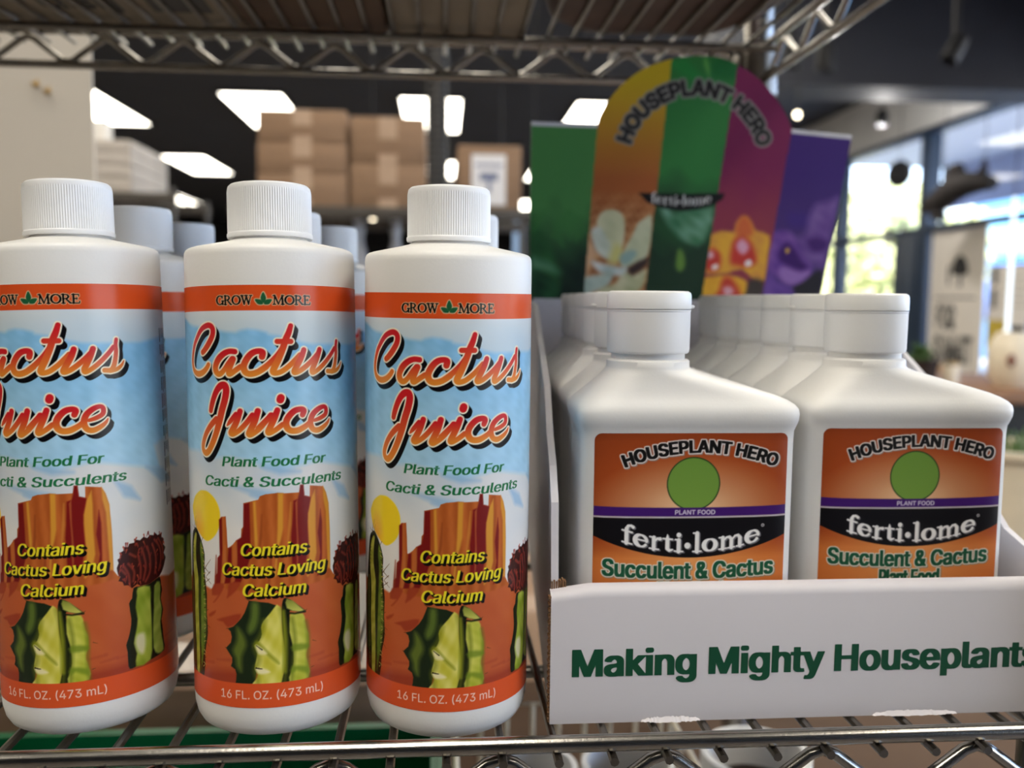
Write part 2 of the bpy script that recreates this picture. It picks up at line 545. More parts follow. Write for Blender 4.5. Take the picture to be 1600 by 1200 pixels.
# ------------------------------------------------------------------ traced artwork of the labels (millimetres on the label)
ART = {'title':[[[(-25.91,146.46,1.0),(-24.69,147.34,1.09),(-22.57,149.53,1.14),(-20.58,152.44,1.09),(-20.16,154.84,1.09),(-21.13,156.22,1.05),(-22.85,156.49,1.0),(-25.3,155.65,0.96),(-27.31,154.14,0.94),(-29.5,151.62,0.87),(-31.31,149.09,0.83),(-32.77,145.44,0.76),(-33.11,142.28,0.76),(-32.22,139.88,0.87),(-30.34,138.57,1.05),(-28.07,138.36,1.09),(-25.67,139.13,1.05),(-23.78,140.58,0.96),(-22.81,141.85,0.87)]],[[(-10.91,146.71,0.96),(-13.23,146.81,0.96),(-15.64,145.86,1.09),(-17.91,143.85,1.18),(-19.23,141.39,1.14),(-19.17,139.64,1.14),(-18.17,138.49,1.05),(-16.89,138.67,1.0),(-15.39,140.05,0.92),(-13.7,142.29,0.92),(-12.06,144.08,0.98)],[(-11.71,143.99,1.09),(-12.76,141.68,1.09),(-13.58,139.48,1.05),(-13.58,138.5,0.92),(-12.75,138.53,0.92),(-10.9,139.79,0.96),(-8.87,141.16,0.96)]],[[(-0.94,144.75,1.09),(-0.74,146.36,1.14),(-2.35,146.84,1.0),(-4.49,146.1,1.09),(-6.44,144.02,1.14),(-7.65,141.4,1.18),(-7.2,139.36,1.18),(-5.77,138.53,1.09),(-3.82,138.67,1.09),(-1.67,139.57,1.05),(0.47,140.98,1.0)],[(-2.43,139.13,1.05),(0.56,141.31,1.0),(2.92,143.47,0.96),(4.85,145.62,0.92),(6.37,147.77,0.92)]],[[(9.6,156.15,0.87),(8.78,153.57,1.05),(7.57,150.78,1.14),(6.49,147.55,1.14),(4.76,143.46,1.18),(3.26,140.44,1.18),(2.9,139.15,1.09),(3.81,138.66,0.96),(5.99,139.23,0.92),(8.65,141.14,0.92),(10.92,143.26,0.92),(12.79,145.29,0.87)],[(4.61,150.36,0.92),(9.53,150.33,0.92)]],[[(14.42,147.1,0.96),(13.4,144.4,1.05),(11.76,141.4,1.09),(10.61,139.47,1.0),(10.85,138.63,0.87),(12.84,139.4,0.92),(15.52,141.28,0.92),(18.35,143.81,0.87),(19.97,145.51,0.87)],[(20.88,147.12,0.96),(19.84,144.41,1.05),(18.51,141.49,1.05),(17.6,139.55,1.0),(17.88,138.48,0.83),(20.05,139.55,0.83),(22.94,141.84,0.83),(26.12,145.01,0.79),(28.23,147.59,0.72)]],[[(29.41,150.34,0.65),(29.06,148.22,0.7),(29.11,145.76,0.74),(28.64,142.64,0.79),(27.93,140.21,0.87),(26.76,138.83,0.83),(24.56,138.86,0.83)],[(26.59,138.51,0.74),(29.18,139.12,0.74),(31.0,140.46,0.52),(31.99,142.09,0.2)]]],'juice':[[[(-22.09,124.72,0.94),(-21.65,126.44,1.06),(-20.57,129.34,1.11),(-19.01,132.24,1.17),(-17.19,134.03,1.28),(-15.43,134.26,1.28),(-14.81,132.49,1.33),(-15.43,129.12,1.33),(-16.8,125.12,1.33),(-18.11,120.82,1.33),(-19.71,116.46,1.22),(-21.6,112.6,1.22),(-23.56,109.68,1.17),(-25.36,108.61,1.17),(-26.85,109.71,0.94),(-26.84,112.0,0.94),(-25.14,115.63,1.0),(-22.4,119.04,1.06),(-19.53,121.55,1.11)]],[[(-14.7,119.38,0.28),(-13.42,120.86,0.78),(-11.03,123.5,0.94)],[(-9.44,124.68,1.0),(-10.68,121.29,1.11),(-12.15,118.42,1.17),(-13.2,116.68,1.06),(-12.21,116.18,0.89),(-9.57,117.86,0.94),(-7.01,120.46,0.94),(-4.79,123.16,1.0)],[(-2.86,124.72,1.06),(-4.0,121.23,1.17),(-5.41,118.14,1.17),(-6.3,116.31,1.06),(-5.32,116.0,0.89),(-2.56,118.0,0.94),(0.18,121.13,0.94),(1.82,123.07,1.0)]],[[(-2.78,118.35,0.96),(-0.41,120.77,0.92),(1.95,123.17,0.92)],[(4.18,124.89,1.0),(3.15,122.28,1.14),(1.65,119.02,1.14),(0.69,116.95,1.05),(1.34,116.44,0.87),(3.72,117.79,0.92),(5.91,119.49,0.92)]],[[(13.44,122.8,1.0),(13.91,124.32,1.09),(12.74,124.93,1.0),(10.39,124.38,1.09),(8.23,122.38,1.14),(7.24,120.22,1.14),(7.59,118.23,1.18),(9.07,117.03,1.09),(11.62,117.05,1.09),(14.51,118.42,1.0),(16.26,119.85,0.87)]],[[(18.23,120.44,0.61),(20.86,121.2,0.79),(23.08,122.52,0.83),(23.36,124.52,0.83),(22.28,125.39,0.79),(19.96,124.69,0.96),(17.66,122.86,1.05),(16.64,120.6,1.09),(16.67,118.6,1.09),(17.73,117.0,1.0),(19.78,116.67,0.98),(22.39,117.88,0.83),(24.08,119.28,0.57),(24.87,120.55,0.22)]]],'dot':[[(5.51,129.45,1.35),(5.29,128.75,1.35)]],'flines':[[(35.7,68.7),(36.8,64.9),(37.3,60.8),(35.9,56.0)],[(34.2,65.6),(34.9,61.4),(34.5,56.9)],[(38.5,68.6),(39.6,63.6),(39.3,58.5),(36.9,55.1)],[(29.8,63.8),(32.0,60.4),(31.5,56.6)],[(28.1,63.0),(29.6,59.9),(30.0,56.4)],[(42.5,70.5),(45.5,66.8),(46.1,62.0),(44.3,57.7)],[(41.2,69.1),(42.9,63.4),(42.0,57.2)],[(44.8,70.5),(47.5,66.3),(47.5,61.6)],[(26.9,62.2),(28.5,60.1)],[(30.6,67.5),(32.9,65.9)]],'poly':{'cloud_top':[(-40.5,159.0),(-35.2,157.2),(-31.9,156.4),(-28.0,156.0),(-20.3,155.1),(-15.2,154.1),(-12.8,153.9),(-10.5,153.7),(-8.7,154.5),(-6.0,155.0),(-2.8,154.7),(0.8,153.8),(1.6,153.0),(5.9,152.3),(10.4,151.2),(13.2,150.1),(17.7,149.3)],'cloud_bot':[(-46.7,108.6),(-29.9,109.3),(-20.9,106.9),(-13.7,107.6),(-6.6,106.4),(-0.6,103.1),(4.7,101.9),(11.0,103.5),(18.8,104.7),(28.7,102.6),(48.5,98.2)],'sun':[(-37.4,85.9),(-36.4,88.4),(-34.4,91.1),(-30.4,93.6),(-27.9,94.1),(-25.2,94.0),(-22.1,92.3),(-20.2,90.1),(-19.1,87.5),(-18.9,84.9),(-19.4,81.5),(-20.4,79.1),(-22.5,76.7),(-25.6,75.0),(-28.3,75.5),(-31.7,77.6),(-34.9,80.3)],'mesa':[(-22.3,58.8),(-22.1,62.0),(-21.0,63.0),(-20.6,69.1),(-19.4,70.3),(-19.4,83.7),(-18.4,84.9),(-16.3,85.2),(-16.0,79.7),(-15.8,73.5),(-15.4,73.3),(-13.6,74.7),(-12.2,76.3),(-10.2,77.3),(-10.0,80.6),(-9.2,81.6),(-8.9,90.4),(-3.4,91.7),(-2.8,93.0),(-0.6,93.7),(0.1,93.7),(3.6,94.0),(6.1,93.7),(11.5,93.6),(12.2,96.4),(13.2,96.3),(13.5,92.2),(15.6,91.5),(15.8,95.8),(17.7,95.5),(21.3,94.9),(22.6,92.3),(23.7,88.1),(24.1,78.1),(24.1,68.0),(24.0,62.6),(25.5,60.2),(27.1,58.8)],'ground':[(-22.5,58.8),(-22.1,61.8)],'dark1':[(-8.9,90.2),(-6.7,90.6),(-6.6,80.4),(-6.6,70.7),(-7.7,67.3),(-8.8,64.0),(-10.8,60.5),(-13.6,60.2),(-12.2,65.3),(-11.9,70.3),(-12.1,76.2),(-10.0,77.6),(-9.2,81.6)],'dark2':[(-19.4,83.7),(-18.0,84.7),(-18.1,72.8),(-18.6,66.1),(-19.6,59.3),(-22.3,58.8),(-21.9,62.2),(-20.8,63.4),(-20.5,69.1),(-19.4,70.3)],'dark3':[(-15.4,73.3),(-14.1,73.7),(-14.2,66.7),(-15.0,60.0),(-17.7,59.6),(-16.2,64.8),(-15.8,69.8)],'gold1':[(-5.4,90.9),(-4.4,91.1),(-3.9,76.0),(-4.1,74.0),(-5.1,74.0)],'gold2':[(3.7,93.9),(5.6,93.7),(5.3,80.4),(4.5,76.5),(3.2,72.0),(2.5,62.5),(1.5,62.5),(2.7,70.7),(3.3,80.5)],'dark4':[(12.0,96.4),(13.2,96.3),(13.5,92.2),(15.6,91.5),(16.2,91.2),(15.1,85.4),(14.6,82.2),(14.9,73.9),(13.5,66.5),(8.3,62.1),(8.4,73.6),(8.2,76.9),(8.7,81.8),(9.3,90.6),(11.0,91.2),(11.6,93.3)],'lite1':[(10.0,89.9),(10.9,91.1),(10.7,82.6),(11.0,73.4),(10.4,63.6),(10.0,63.6),(10.3,76.8)],'gold3':[(16.2,91.0),(17.8,94.0),(18.0,89.0),(17.8,79.1),(18.0,69.8),(16.5,64.0),(14.3,61.1),(13.9,61.4),(15.1,69.6),(14.8,79.5),(14.8,85.1)],'dark5':[(20.0,86.4),(20.6,81.3),(20.4,72.0),(20.2,65.4),(19.7,61.1),(18.1,60.8),(19.0,66.3),(19.6,69.5),(18.7,77.3),(19.4,82.2)],'gold4':[(21.3,94.9),(22.6,92.3),(23.7,88.1),(24.1,78.1),(24.1,68.0),(24.0,62.6),(22.9,62.8),(22.6,75.0),(22.4,85.0),(21.4,90.2)],'slope_dark':[(-23.0,58.7),(-17.8,59.6),(-19.0,56.2),(-22.1,52.4),(-23.5,51.8),(-20.8,54.8),(-24.0,54.5)],'slope_dark2':[(-15.4,60.0),(-10.9,60.5),(-12.4,57.5),(-16.6,54.1),(-16.2,56.0)],'gd3':[(-26.0,46.9),(-22.1,48.9),(-23.1,47.2),(-25.5,45.9)],'gd4':[(-21.7,45.4),(-15.4,47.6),(-10.9,48.5),(-12.4,45.2),(-16.6,43.1),(-18.6,44.9)],'lcac':[(-35.7,78.4),(-37.9,76.9),(-39.2,73.8),(-40.5,68.0),(-41.7,60.7),(-42.6,53.4),(-45.9,48.6),(-44.8,33.9),(-41.9,23.6),(-39.2,22.1),(-30.5,21.7),(-29.2,31.1),(-27.7,36.3),(-27.0,40.5),(-27.4,46.9),(-27.0,54.2),(-28.0,60.9),(-28.2,65.9),(-27.9,69.7),(-29.9,74.6),(-32.4,77.8),(-34.1,79.0)],'lc_y':[(-35.3,76.8),(-37.5,72.9),(-38.5,66.8),(-38.1,61.7),(-37.2,55.1),(-37.8,43.8),(-37.1,32.9),(-37.0,22.5),(-34.0,22.0),(-33.5,37.8),(-33.8,48.7),(-33.2,59.6),(-35.0,66.0),(-34.7,72.2),(-33.8,76.5)],'lc_g':[(-30.5,74.5),(-28.6,69.9),(-28.9,64.1),(-28.6,57.4),(-27.9,50.4),(-28.0,41.3),(-29.5,33.6),(-31.8,25.5),(-32.5,23.4),(-32.2,34.6),(-31.7,45.7),(-30.9,58.5),(-30.6,65.4),(-31.2,70.3)],'c_dark':[(-7.7,53.7),(-8.6,51.2),(-9.5,49.0),(-10.9,46.8),(-12.4,45.2),(-14.2,43.5),(-16.6,42.6),(-15.4,41.6),(-14.9,39.5),(-15.4,37.3),(-17.6,35.1),(-16.4,33.5),(-15.0,31.6),(-15.0,29.8),(-15.6,28.3),(-13.8,27.2),(-13.3,25.5),(-13.5,23.3),(-13.8,21.8),(-10.9,21.3),(-7.3,21.3),(-5.9,23.7),(-3.8,36.3),(-0.5,46.9),(2.6,51.4),(-0.5,52.7)],'c_dg1':[(-6.7,52.7),(-4.2,52.5),(-4.2,46.9),(-5.6,42.6),(-7.7,41.0),(-8.6,43.1),(-7.3,47.4)],'c_dg2':[(-12.7,43.4),(-10.2,40.8),(-9.1,36.7),(-10.9,32.2),(-11.2,26.5),(-13.1,28.4),(-13.5,31.2),(-14.6,34.6),(-12.9,38.4)],'c_mid':[(2.2,51.6),(0.2,49.0),(-2.5,45.8),(-3.4,43.4),(-3.2,40.9),(-4.2,38.4),(-6.1,36.5),(-5.0,34.1),(-5.5,30.9),(-6.1,28.0),(-5.0,25.6),(-5.9,23.4),(-7.4,21.4),(-3.8,21.1),(3.1,20.9),(3.5,21.5),(4.4,25.4),(5.1,30.7),(4.8,36.1),(4.3,41.1),(4.1,46.7),(4.0,50.3),(2.8,51.6)],'c_black':[(5.9,54.1),(4.7,53.2),(4.2,50.2),(4.1,46.0),(4.4,39.6),(5.2,32.5),(4.9,26.8),(3.3,21.5),(6.8,21.6),(8.2,28.6),(8.9,35.6),(7.4,44.7),(7.0,48.6),(8.1,48.9),(12.5,47.6),(13.0,48.2),(9.1,51.9)],'c_top':[(6.1,53.8),(8.4,52.7),(12.8,48.2),(11.7,47.9),(8.1,48.9),(6.1,50.1),(5.6,52.3)],'c_right':[(7.2,47.2),(8.1,48.0),(12.1,47.2),(12.9,44.3),(13.3,41.8),(14.1,39.1),(14.2,35.5),(13.4,32.8),(13.1,30.3),(13.9,26.9),(13.8,22.2),(6.5,21.8),(7.3,25.8),(8.2,29.3),(8.0,35.7),(6.9,40.8)],'c_rs1':[(8.2,36.1),(13.9,35.2),(13.5,33.5),(7.8,33.6)],'c_rs2':[(7.5,27.6),(13.4,26.7),(13.4,24.1),(9.3,25.9),(7.3,24.7)],'c_cream1':[(-5.6,36.6),(-4.2,36.3),(-1.4,33.5),(-3.8,33.1),(-5.0,34.1)],'c_cream2':[(-5.7,28.0),(-2.8,27.8),(-0.4,26.3),(-3.1,25.6),(-5.0,26.1)],'c_shade':[(-6.1,36.5),(-4.9,38.4),(-1.1,34.2),(2.4,30.5),(2.7,29.1),(-0.4,31.7),(-3.1,34.9)],'flower':[(25.3,63.1),(26.1,64.9),(25.7,66.3),(27.0,66.9),(26.6,68.7),(28.1,69.2),(28.4,70.7),(30.0,70.4),(30.5,71.5),(32.7,71.5),(33.2,72.6),(35.2,71.9),(36.9,72.9),(38.7,72.0),(40.2,72.9),(42.2,72.3),(42.6,73.5),(44.6,71.8),(47.7,72.1),(47.1,70.5),(49.0,69.2),(48.2,67.3),(49.9,65.6),(48.4,63.7),(49.8,61.5),(48.0,58.5),(46.4,56.6),(44.6,55.2),(41.4,54.5),(39.0,53.7),(34.5,54.0),(33.0,55.1),(30.8,54.0),(29.4,55.5),(27.7,55.8),(27.2,57.3),(25.7,58.0),(26.5,59.4),(25.6,60.7)],'f_stem':[(31.4,53.9),(34.2,53.9),(39.0,53.7),(44.6,55.0),(45.3,51.6),(45.8,49.1),(44.7,45.9),(45.9,41.3),(44.6,37.6),(44.9,35.1),(45.4,29.0),(45.4,24.6),(37.9,23.5),(30.9,22.9),(28.3,22.8),(27.8,25.7),(27.8,29.7),(27.4,32.4),(28.3,34.7),(29.4,38.3),(29.9,42.2),(29.3,48.3),(30.6,50.0)],'f_mid':[(33.2,53.6),(38.9,52.6),(38.9,46.5),(38.9,39.5),(38.7,31.4),(37.5,23.6),(30.9,22.9),(31.5,28.0),(30.5,32.3),(31.7,37.1),(32.5,41.4),(31.9,46.2),(32.7,50.5)],'f_right':[(41.3,52.2),(44.4,53.0),(44.8,49.4),(44.2,46.0),(45.2,41.6),(43.8,36.7),(44.3,30.6),(45.1,25.0),(41.5,24.6),(39.3,27.7),(39.6,36.9),(40.5,43.6)],'f_cream':[(32.2,35.2),(35.1,34.9),(35.5,30.7),(34.3,27.1),(32.2,28.4),(31.1,32.1)],'ground_r':[(23.5,59.0),(25.2,59.7),(30.5,54.3),(46.6,48.8),(47.6,48.2),(55.3,44.7),(64.3,41.7)],'ground_shade':[(-29.5,23.7),(-21.7,24.5),(-16.2,26.8),(-13.5,25.8),(-13.8,21.8),(-23.1,21.2),(-29.5,22.2)]},'spines':[[(-35.7,78.4),(-38.4,79.5)],[(-35.3,78.5),(-35.7,81.5)],[(-34.1,79.1),(-33.4,81.7)],[(-35.7,78.4),(-34.1,83.5)],[(-27.8,64.4),(-24.3,68.1)],[(-27.5,64.1),(-24.8,62.5)],[(-24.8,63.3),(-27.3,61.1)],[(-27.3,60.8),(-24.3,58.7)],[(-25.3,60.5),(-28.1,58.5)],[(-28.8,75.9),(-29.7,74.4)],[(-27.4,48.0),(-26.3,48.6)],[(-27.4,42.5),(-25.5,41.6)],[(-27.4,40.7),(-26.6,39.1)],[(-28.3,36.1),(-26.3,34.1)],[(-7.7,53.7),(-9.1,54.5)],[(-16.6,42.6),(-17.4,42.6)],[(-17.6,35.1),(-18.0,35.4)],[(12.8,48.1),(13.8,48.8)],[(15.7,36.3),(17.3,35.6)],[(15.0,26.0),(16.2,26.3)]]}
CARD = {'outline_top':[(61.7,293.0),(108.4,292.6),(110.7,300.0),(118.3,312.1),(129.2,323.1),(141.7,331.6),(159.8,338.2),(173.3,340.3),(186.0,340.8),(197.3,339.3),(207.9,335.4),(221.9,327.2),(235.4,314.0),(244.0,301.8),(248.5,292.3),(293.1,288.9)],'outline_bot':[(61.1,167.9),(273.4,169.9)],'s1':[(108.4,292.6),(100.3,168.3)],'s2':[(160.2,339.5),(144.4,168.7)],'s3':[(207.8,337.8),(186.0,169.1)],'s4':[(248.5,292.6),(230.6,169.5)],'arc':[(128.3,288.2),(138.5,297.7),(148.6,306.3),(156.5,312.7),(165.1,317.5),(173.9,319.3),(183.5,318.8),(190.8,317.1),(198.1,314.8),(211.2,308.7),(217.2,301.9),(220.7,294.3),(224.7,287.4)],'swoosh':[(138.3,244.8),(156.7,244.7),(176.7,244.8),(200.9,245.5),(199.4,242.5),(192.0,239.0),(182.0,236.4),(169.0,235.2),(154.9,236.9),(144.9,240.1)],'swtext':[(148.0,243.6),(190.8,243.9),(166.9,237.1)],'lw1':[(62.0,226.4),(66.4,222.8),(72.4,214.3),(82.3,194.0),(83.5,186.8),(81.9,170.6),(63.4,170.4)],'lw1b':[(63.0,199.6),(72.6,196.8),(80.8,191.8),(83.1,187.5),(72.7,189.5),(63.5,190.9)],'lw1c':[(63.5,190.2),(71.3,187.3),(80.3,180.9),(81.9,172.1),(63.7,171.9)],'lwl0':[(89.1,231.1),(81.9,223.1),(77.6,214.3)],'lwl1':[(89.1,231.1),(89.3,221.0),(90.2,212.3)],'lwl2':[(89.1,231.1),(95.9,225.5),(101.9,216.9)],'lwl3':[(87.0,226.1),(82.0,214.4),(85.1,207.2)],'lwl4':[(91.5,224.0),(96.0,216.1),(94.6,210.9)],'lwl5':[(72.2,231.6),(67.1,225.0),(64.3,217.7)],'su1':[(109.3,221.3),(109.6,226.4),(112.1,230.8),(116.5,233.1),(122.4,233.0),(127.0,230.3),(128.9,225.3),(129.1,216.5),(127.8,207.8),(124.6,199.0),(120.1,201.8),(113.9,212.7)],'su2':[(105.3,214.7),(105.6,219.1),(109.3,221.3),(113.0,219.9),(116.9,212.7),(120.8,204.8),(122.4,198.2),(115.7,198.8),(108.8,204.6)],'su3':[(129.0,204.9),(134.7,215.2),(138.3,223.2),(142.7,227.0),(148.6,228.5),(146.3,202.2),(138.2,196.2),(131.5,193.2),(127.0,194.6)],'su4':[(105.3,197.2),(114.2,195.2),(124.7,193.1),(132.2,193.2),(128.6,187.3),(121.1,187.2),(111.4,189.3)],'su5':[(100.3,184.7),(109.9,187.1),(121.1,187.9),(117.5,179.8),(110.1,176.0),(99.7,173.7)],'su6':[(128.5,190.2),(136.1,187.4),(145.0,191.9),(143.8,181.5),(138.6,175.6),(125.2,171.8),(109.5,171.6),(113.8,178.3),(123.5,181.3)],'su_in':[(122.2,209.2),(127.5,206.3),(126.9,198.3),(121.7,195.3),(117.9,198.1)],'su_bl':[(126.8,201.9),(135.0,204.9),(138.0,202.1),(132.2,195.4),(126.9,196.1)],'su_sand':[(102.1,210.3),(105.0,210.4),(109.6,201.7),(105.3,194.3),(101.7,185.5),(100.6,185.5)],'su_dark':[(132.2,192.5),(145.6,200.0),(145.7,194.8),(135.4,187.3)],'gm1':[(160.3,337.3),(168.1,338.9),(176.2,333.1),(184.5,321.0),(174.5,324.5),(160.4,332.6)],'gm2':[(183.9,340.8),(187.1,334.3),(187.3,326.7),(183.1,335.1)],'gm3':[(191.8,340.6),(206.9,336.8),(206.3,325.4),(194.3,326.0),(189.2,329.6)],'gm4':[(153.7,235.9),(161.2,235.3),(173.7,217.2),(176.9,211.4),(169.3,214.2),(160.0,224.3)],'gm5':[(167.1,233.2),(192.6,235.8),(190.1,217.5),(182.8,208.5),(174.4,212.8),(167.4,222.2)],'gm6':[(168.8,205.4),(171.9,202.5),(172.1,193.7),(169.2,191.4),(166.8,195.1)],'gm7':[(168.6,205.4),(172.5,201.0),(172.7,193.7),(168.9,191.4)],'or1':[(190.2,215.3),(199.2,219.8),(208.3,219.2),(209.6,225.1),(214.0,230.3),(218.6,229.7),(222.6,223.8),(225.0,220.2),(235.1,216.7),(234.1,203.3),(232.5,184.0),(223.2,186.1),(215.3,192.7),(204.7,189.6),(193.3,188.7),(187.9,190.9),(189.0,205.7)],'or1r':[(209.8,221.4),(214.0,230.3),(220.2,227.5),(222.8,219.4),(219.9,215.7),(213.0,214.9)],'or1c':[(208.5,212.6),(214.5,215.6),(220.7,212.8),(224.0,206.2),(225.8,198.8),(220.6,194.3),(210.6,195.6),(206.7,198.5)],'or1w':[(210.9,210.4),(214.6,214.1),(219.3,210.5),(219.4,206.1),(215.7,203.1),(211.8,206.0)],'or1w2':[(217.4,197.9),(221.2,199.5),(222.5,195.8),(218.3,194.6)],'or2':[(186.2,185.0),(194.9,187.3),(206.3,188.2),(217.1,185.3),(219.5,180.9),(214.5,171.1),(187.0,170.9)],'or2c':[(201.8,185.9),(207.9,185.9),(214.3,176.3),(213.7,171.1),(196.9,171.0),(199.0,177.7)],'or2w':[(202.0,178.5),(206.6,180.0),(209.7,176.3),(204.5,172.5)],'or3c':[(189.8,204.2),(193.5,207.2),(199.0,202.9),(198.5,194.0),(193.2,191.0),(188.2,193.9)],'or3w':[(189.8,203.5),(192.8,205.0),(194.4,201.3),(190.7,199.8)],'or3w2':[(193.1,194.7),(196.9,196.2),(197.7,193.2),(194.0,191.7)],'ordark':[(221.7,185.4),(231.7,184.0),(229.9,171.3),(216.0,171.1),(219.5,180.9)],'pa1':[(234.4,214.4),(240.3,220.4),(249.6,219.8),(256.0,213.3),(259.5,203.7),(267.5,196.3),(263.3,186.6),(252.6,182.0),(243.2,186.3),(235.3,191.5),(233.4,200.4)],'pa1d':[(243.1,207.9),(248.3,212.4),(254.7,206.6),(259.6,199.2),(264.5,194.8),(258.4,191.7),(247.4,196.1),(242.6,200.5)],'pa1l':[(242.9,193.8),(252.1,194.6),(266.1,191.8),(261.0,185.0),(252.6,182.0),(244.8,185.6)],'pa1y':[(247.0,207.2),(249.3,208.0),(250.1,205.8),(247.9,204.3)],'pa2':[(255.2,214.7),(261.9,219.3),(263.1,228.9),(268.0,239.3),(279.4,242.5),(285.5,244.0),(280.5,218.8),(276.8,196.4),(270.6,197.1),(261.1,200.7),(256.2,208.1)],'pa2d':[(262.9,213.4),(269.7,216.4),(278.4,212.8),(276.3,206.9),(267.1,205.3)],'pa3':[(235.3,191.5),(241.7,184.1),(252.7,179.7),(253.8,171.5),(232.2,171.3)],'padark':[(267.0,189.6),(275.4,191.9),(273.1,173.2),(253.8,171.5),(254.2,181.2)],'pa4':[(247.6,230.9),(252.1,233.9),(266.0,231.9),(263.3,223.7),(251.0,223.5)]}

def paint_cactus_label(sh):
    P = ART['poly']
    U, Vv = sh.U, sh.V
    # sky: blue middle, pale clouds above and below
    n = wob(U, Vv, 0.16, 3)
    n2 = wob(U, Vv, 0.7, 5)
    blue = lerp3((Vv - 105)/55 + 0.1*n, (174, 216, 240), (130, 192, 236))
    sh.C[:] = (blue + 7*n2[..., None])/255
    ct = sorted(P['cloud_top']); cb = sorted(P['cloud_bot'])
    top = [(-90, 166)] + [(-60, 161.5)] + ct + [(40, 149), (60, 152), (90, 156)]
    sh.poly(top + [(90, 175), (-90, 175)], lambda u, v: lerp3((v - 150)/18 + 0.15*wob(u, v, .3, 8), (194, 214, 228), (226, 230, 230)), aa=0.9)
    bot = [(-90, 112), (-60, 110)] + cb + [(45, 108), (60, 112), (90, 114)]
    sh.poly(bot + [(90, 10), (-90, 10)], lambda u, v: lerp3(0.5 + 0.35*wob(u, v, .12, 11) + (104 - v)/60, (196, 212, 226), (232, 230, 226)), aa=1.1)
    for (u0, v0, u1, v1, r) in ((-14, 97, 8, 92.5, 1.6), (-6, 93.5, 6, 91.5, 1.2), (-2, 104, 12, 101.5, 1.4), (26, 97, 36, 88, 2.4), (40, 100, 60, 92, 3)):
        sh.line([(u0, v0, 0.4), ((u0 + u1)/2, (v0 + v1)/2 - .6, r), (u1, v1, 0.4)], r, (150, 190, 222), aa=1.0, alpha=0.75)
    # sun
    sh.poly(P['sun'], lambda u, v: lerp3(np.hypot((u + 32)/5.2, (v - 79)/9.5), (238, 168, 40), (246, 214, 40)), 3, aa=0.25)
    # mesa
    mesa = P['mesa']
    base = lambda u, v: lerp3(0.5 + 0.5*np.sin(u*1.3 + 0.5*np.sin(v*.15)) + 0.2*wob(u, v*.3, 1.2, 4), (172, 84, 34), (196, 104, 46))
    sh.poly(mesa + [(40, 40), (-40, 40)], base, aa=0.15)
    for k in ('dark1', 'dark2', 'dark3', 'dark4', 'dark5'):
        sh.poly(P[k], (122, 24, 22), aa=0.35)
    for k in ('gold1', 'gold2', 'gold3', 'gold4'):
        sh.poly(P[k], (216, 150, 52), aa=0.4)
    sh.poly(P['lite1'], (170, 80, 44), aa=0.3)
    for u0, v1, c in ((-21.2, 70, (140, 50, 26)), (-16.8, 74, (196, 116, 58)), (-12.0, 76, (190, 104, 50)), (1, 74, (150, 64, 34)), (8.3, 90, (204, 128, 52)), (-2.2, 86, (150, 70, 30))):
        sh.line([(u0, v1, .2), (u0 - .5, v1 - 8, .55), (u0 - 1.4, v1 - 15, .3)], .5, c, aa=0.35, alpha=.8)
    # ground
    gr = [(-90, 60), (-40, 58), (-27, 57.4), (-23, 56.5), (-21, 58), (-14, 57.5), (-6, 57), (8, 57.5), (20, 58.5), (24, 59.2), (30, 56), (46, 55), (52, 53.5), (90, 54)]
    sh.poly(gr + [(90, 15), (-90, 15)], lambda u, v: lerp3(0.5 + 0.4*wob(u, v, .25, 21) + (40 - v)/60, (196, 98, 52), (186, 86, 46)), aa=0.5)
    for k in ('slope_dark', 'slope_dark2', 'gd3', 'gd4'):
        sh.poly(P[k], (158, 58, 34), 2, aa=0.4, alpha=.85)
    sh.poly([(-50, 24.5), (-28, 25), (-14, 27), (14, 25.5), (26, 25.8), (45, 27), (60, 27), (60, 18), (-50, 18)], (150, 52, 34), 2, aa=1.8, alpha=.7)
    for u0 in (-27, -19, 17, 21, 27, 50):
        sh.line([(u0 - 3, 28 + (u0 % 3), .3), (u0 + 3, 28.6 + (u0 % 3), .6)], .5, (168, 70, 44), aa=.5, alpha=.6)
    # tall cactus at the left
    sh.poly(P['lcac'], (34, 38, 20), 2, aa=0.15)
    sh.poly(P['lc_y'], lambda u, v: lerp3(0.5 + 0.5*wob(u, v, .8, 31), (150, 152, 52), (196, 190, 84)), 2, aa=0.3)
    sh.poly(P['lc_g'], lambda u, v: lerp3(0.5 + 0.5*wob(u, v, .8, 32), (78, 104, 36), (122, 140, 52)), 2, aa=0.4)
    sh.line([(-39.5, 60, .35), (-40, 40, .5), (-39, 24, .4)], .4, (120, 110, 50), aa=.2)
    rr = np.random.RandomState(12)
    for k in range(30):
        v0 = 24 + k*1.65
        u0 = np.interp(v0, [24, 32, 46, 56, 66, 74, 78], [-30.5, -29.6, -28.6, -28.9, -28.4, -30.2, -34])
        sh.line([(u0 - .3, v0, .22), (u0 + rr.uniform(.5, 1.3), v0 + rr.uniform(-.9, .9), .08)], .15, (176, 160, 84) if k % 3 else (60, 46, 24), aa=.1)
        u1 = np.interp(v0, [24, 40, 60, 78], [-39, -39.6, -38.6, -36.4])
        sh.line([(u1, v0, .2), (u1 - rr.uniform(.4, 1.0), v0 + rr.uniform(-.5, .9), .07)], .15, (60, 50, 28), aa=.1)
    # cactus in the middle
    sh.poly(P['c_dark'], (30, 42, 24), 0, aa=0.15)
    sh.poly(P['c_dg1'], (98, 118, 46), 3, aa=1.0, alpha=.9)
    sh.poly(P['c_dg2'], (104, 120, 44), 3, aa=1.1, alpha=.9)
    sh.poly(P['c_black'], (22, 26, 16), 2, aa=0.2)
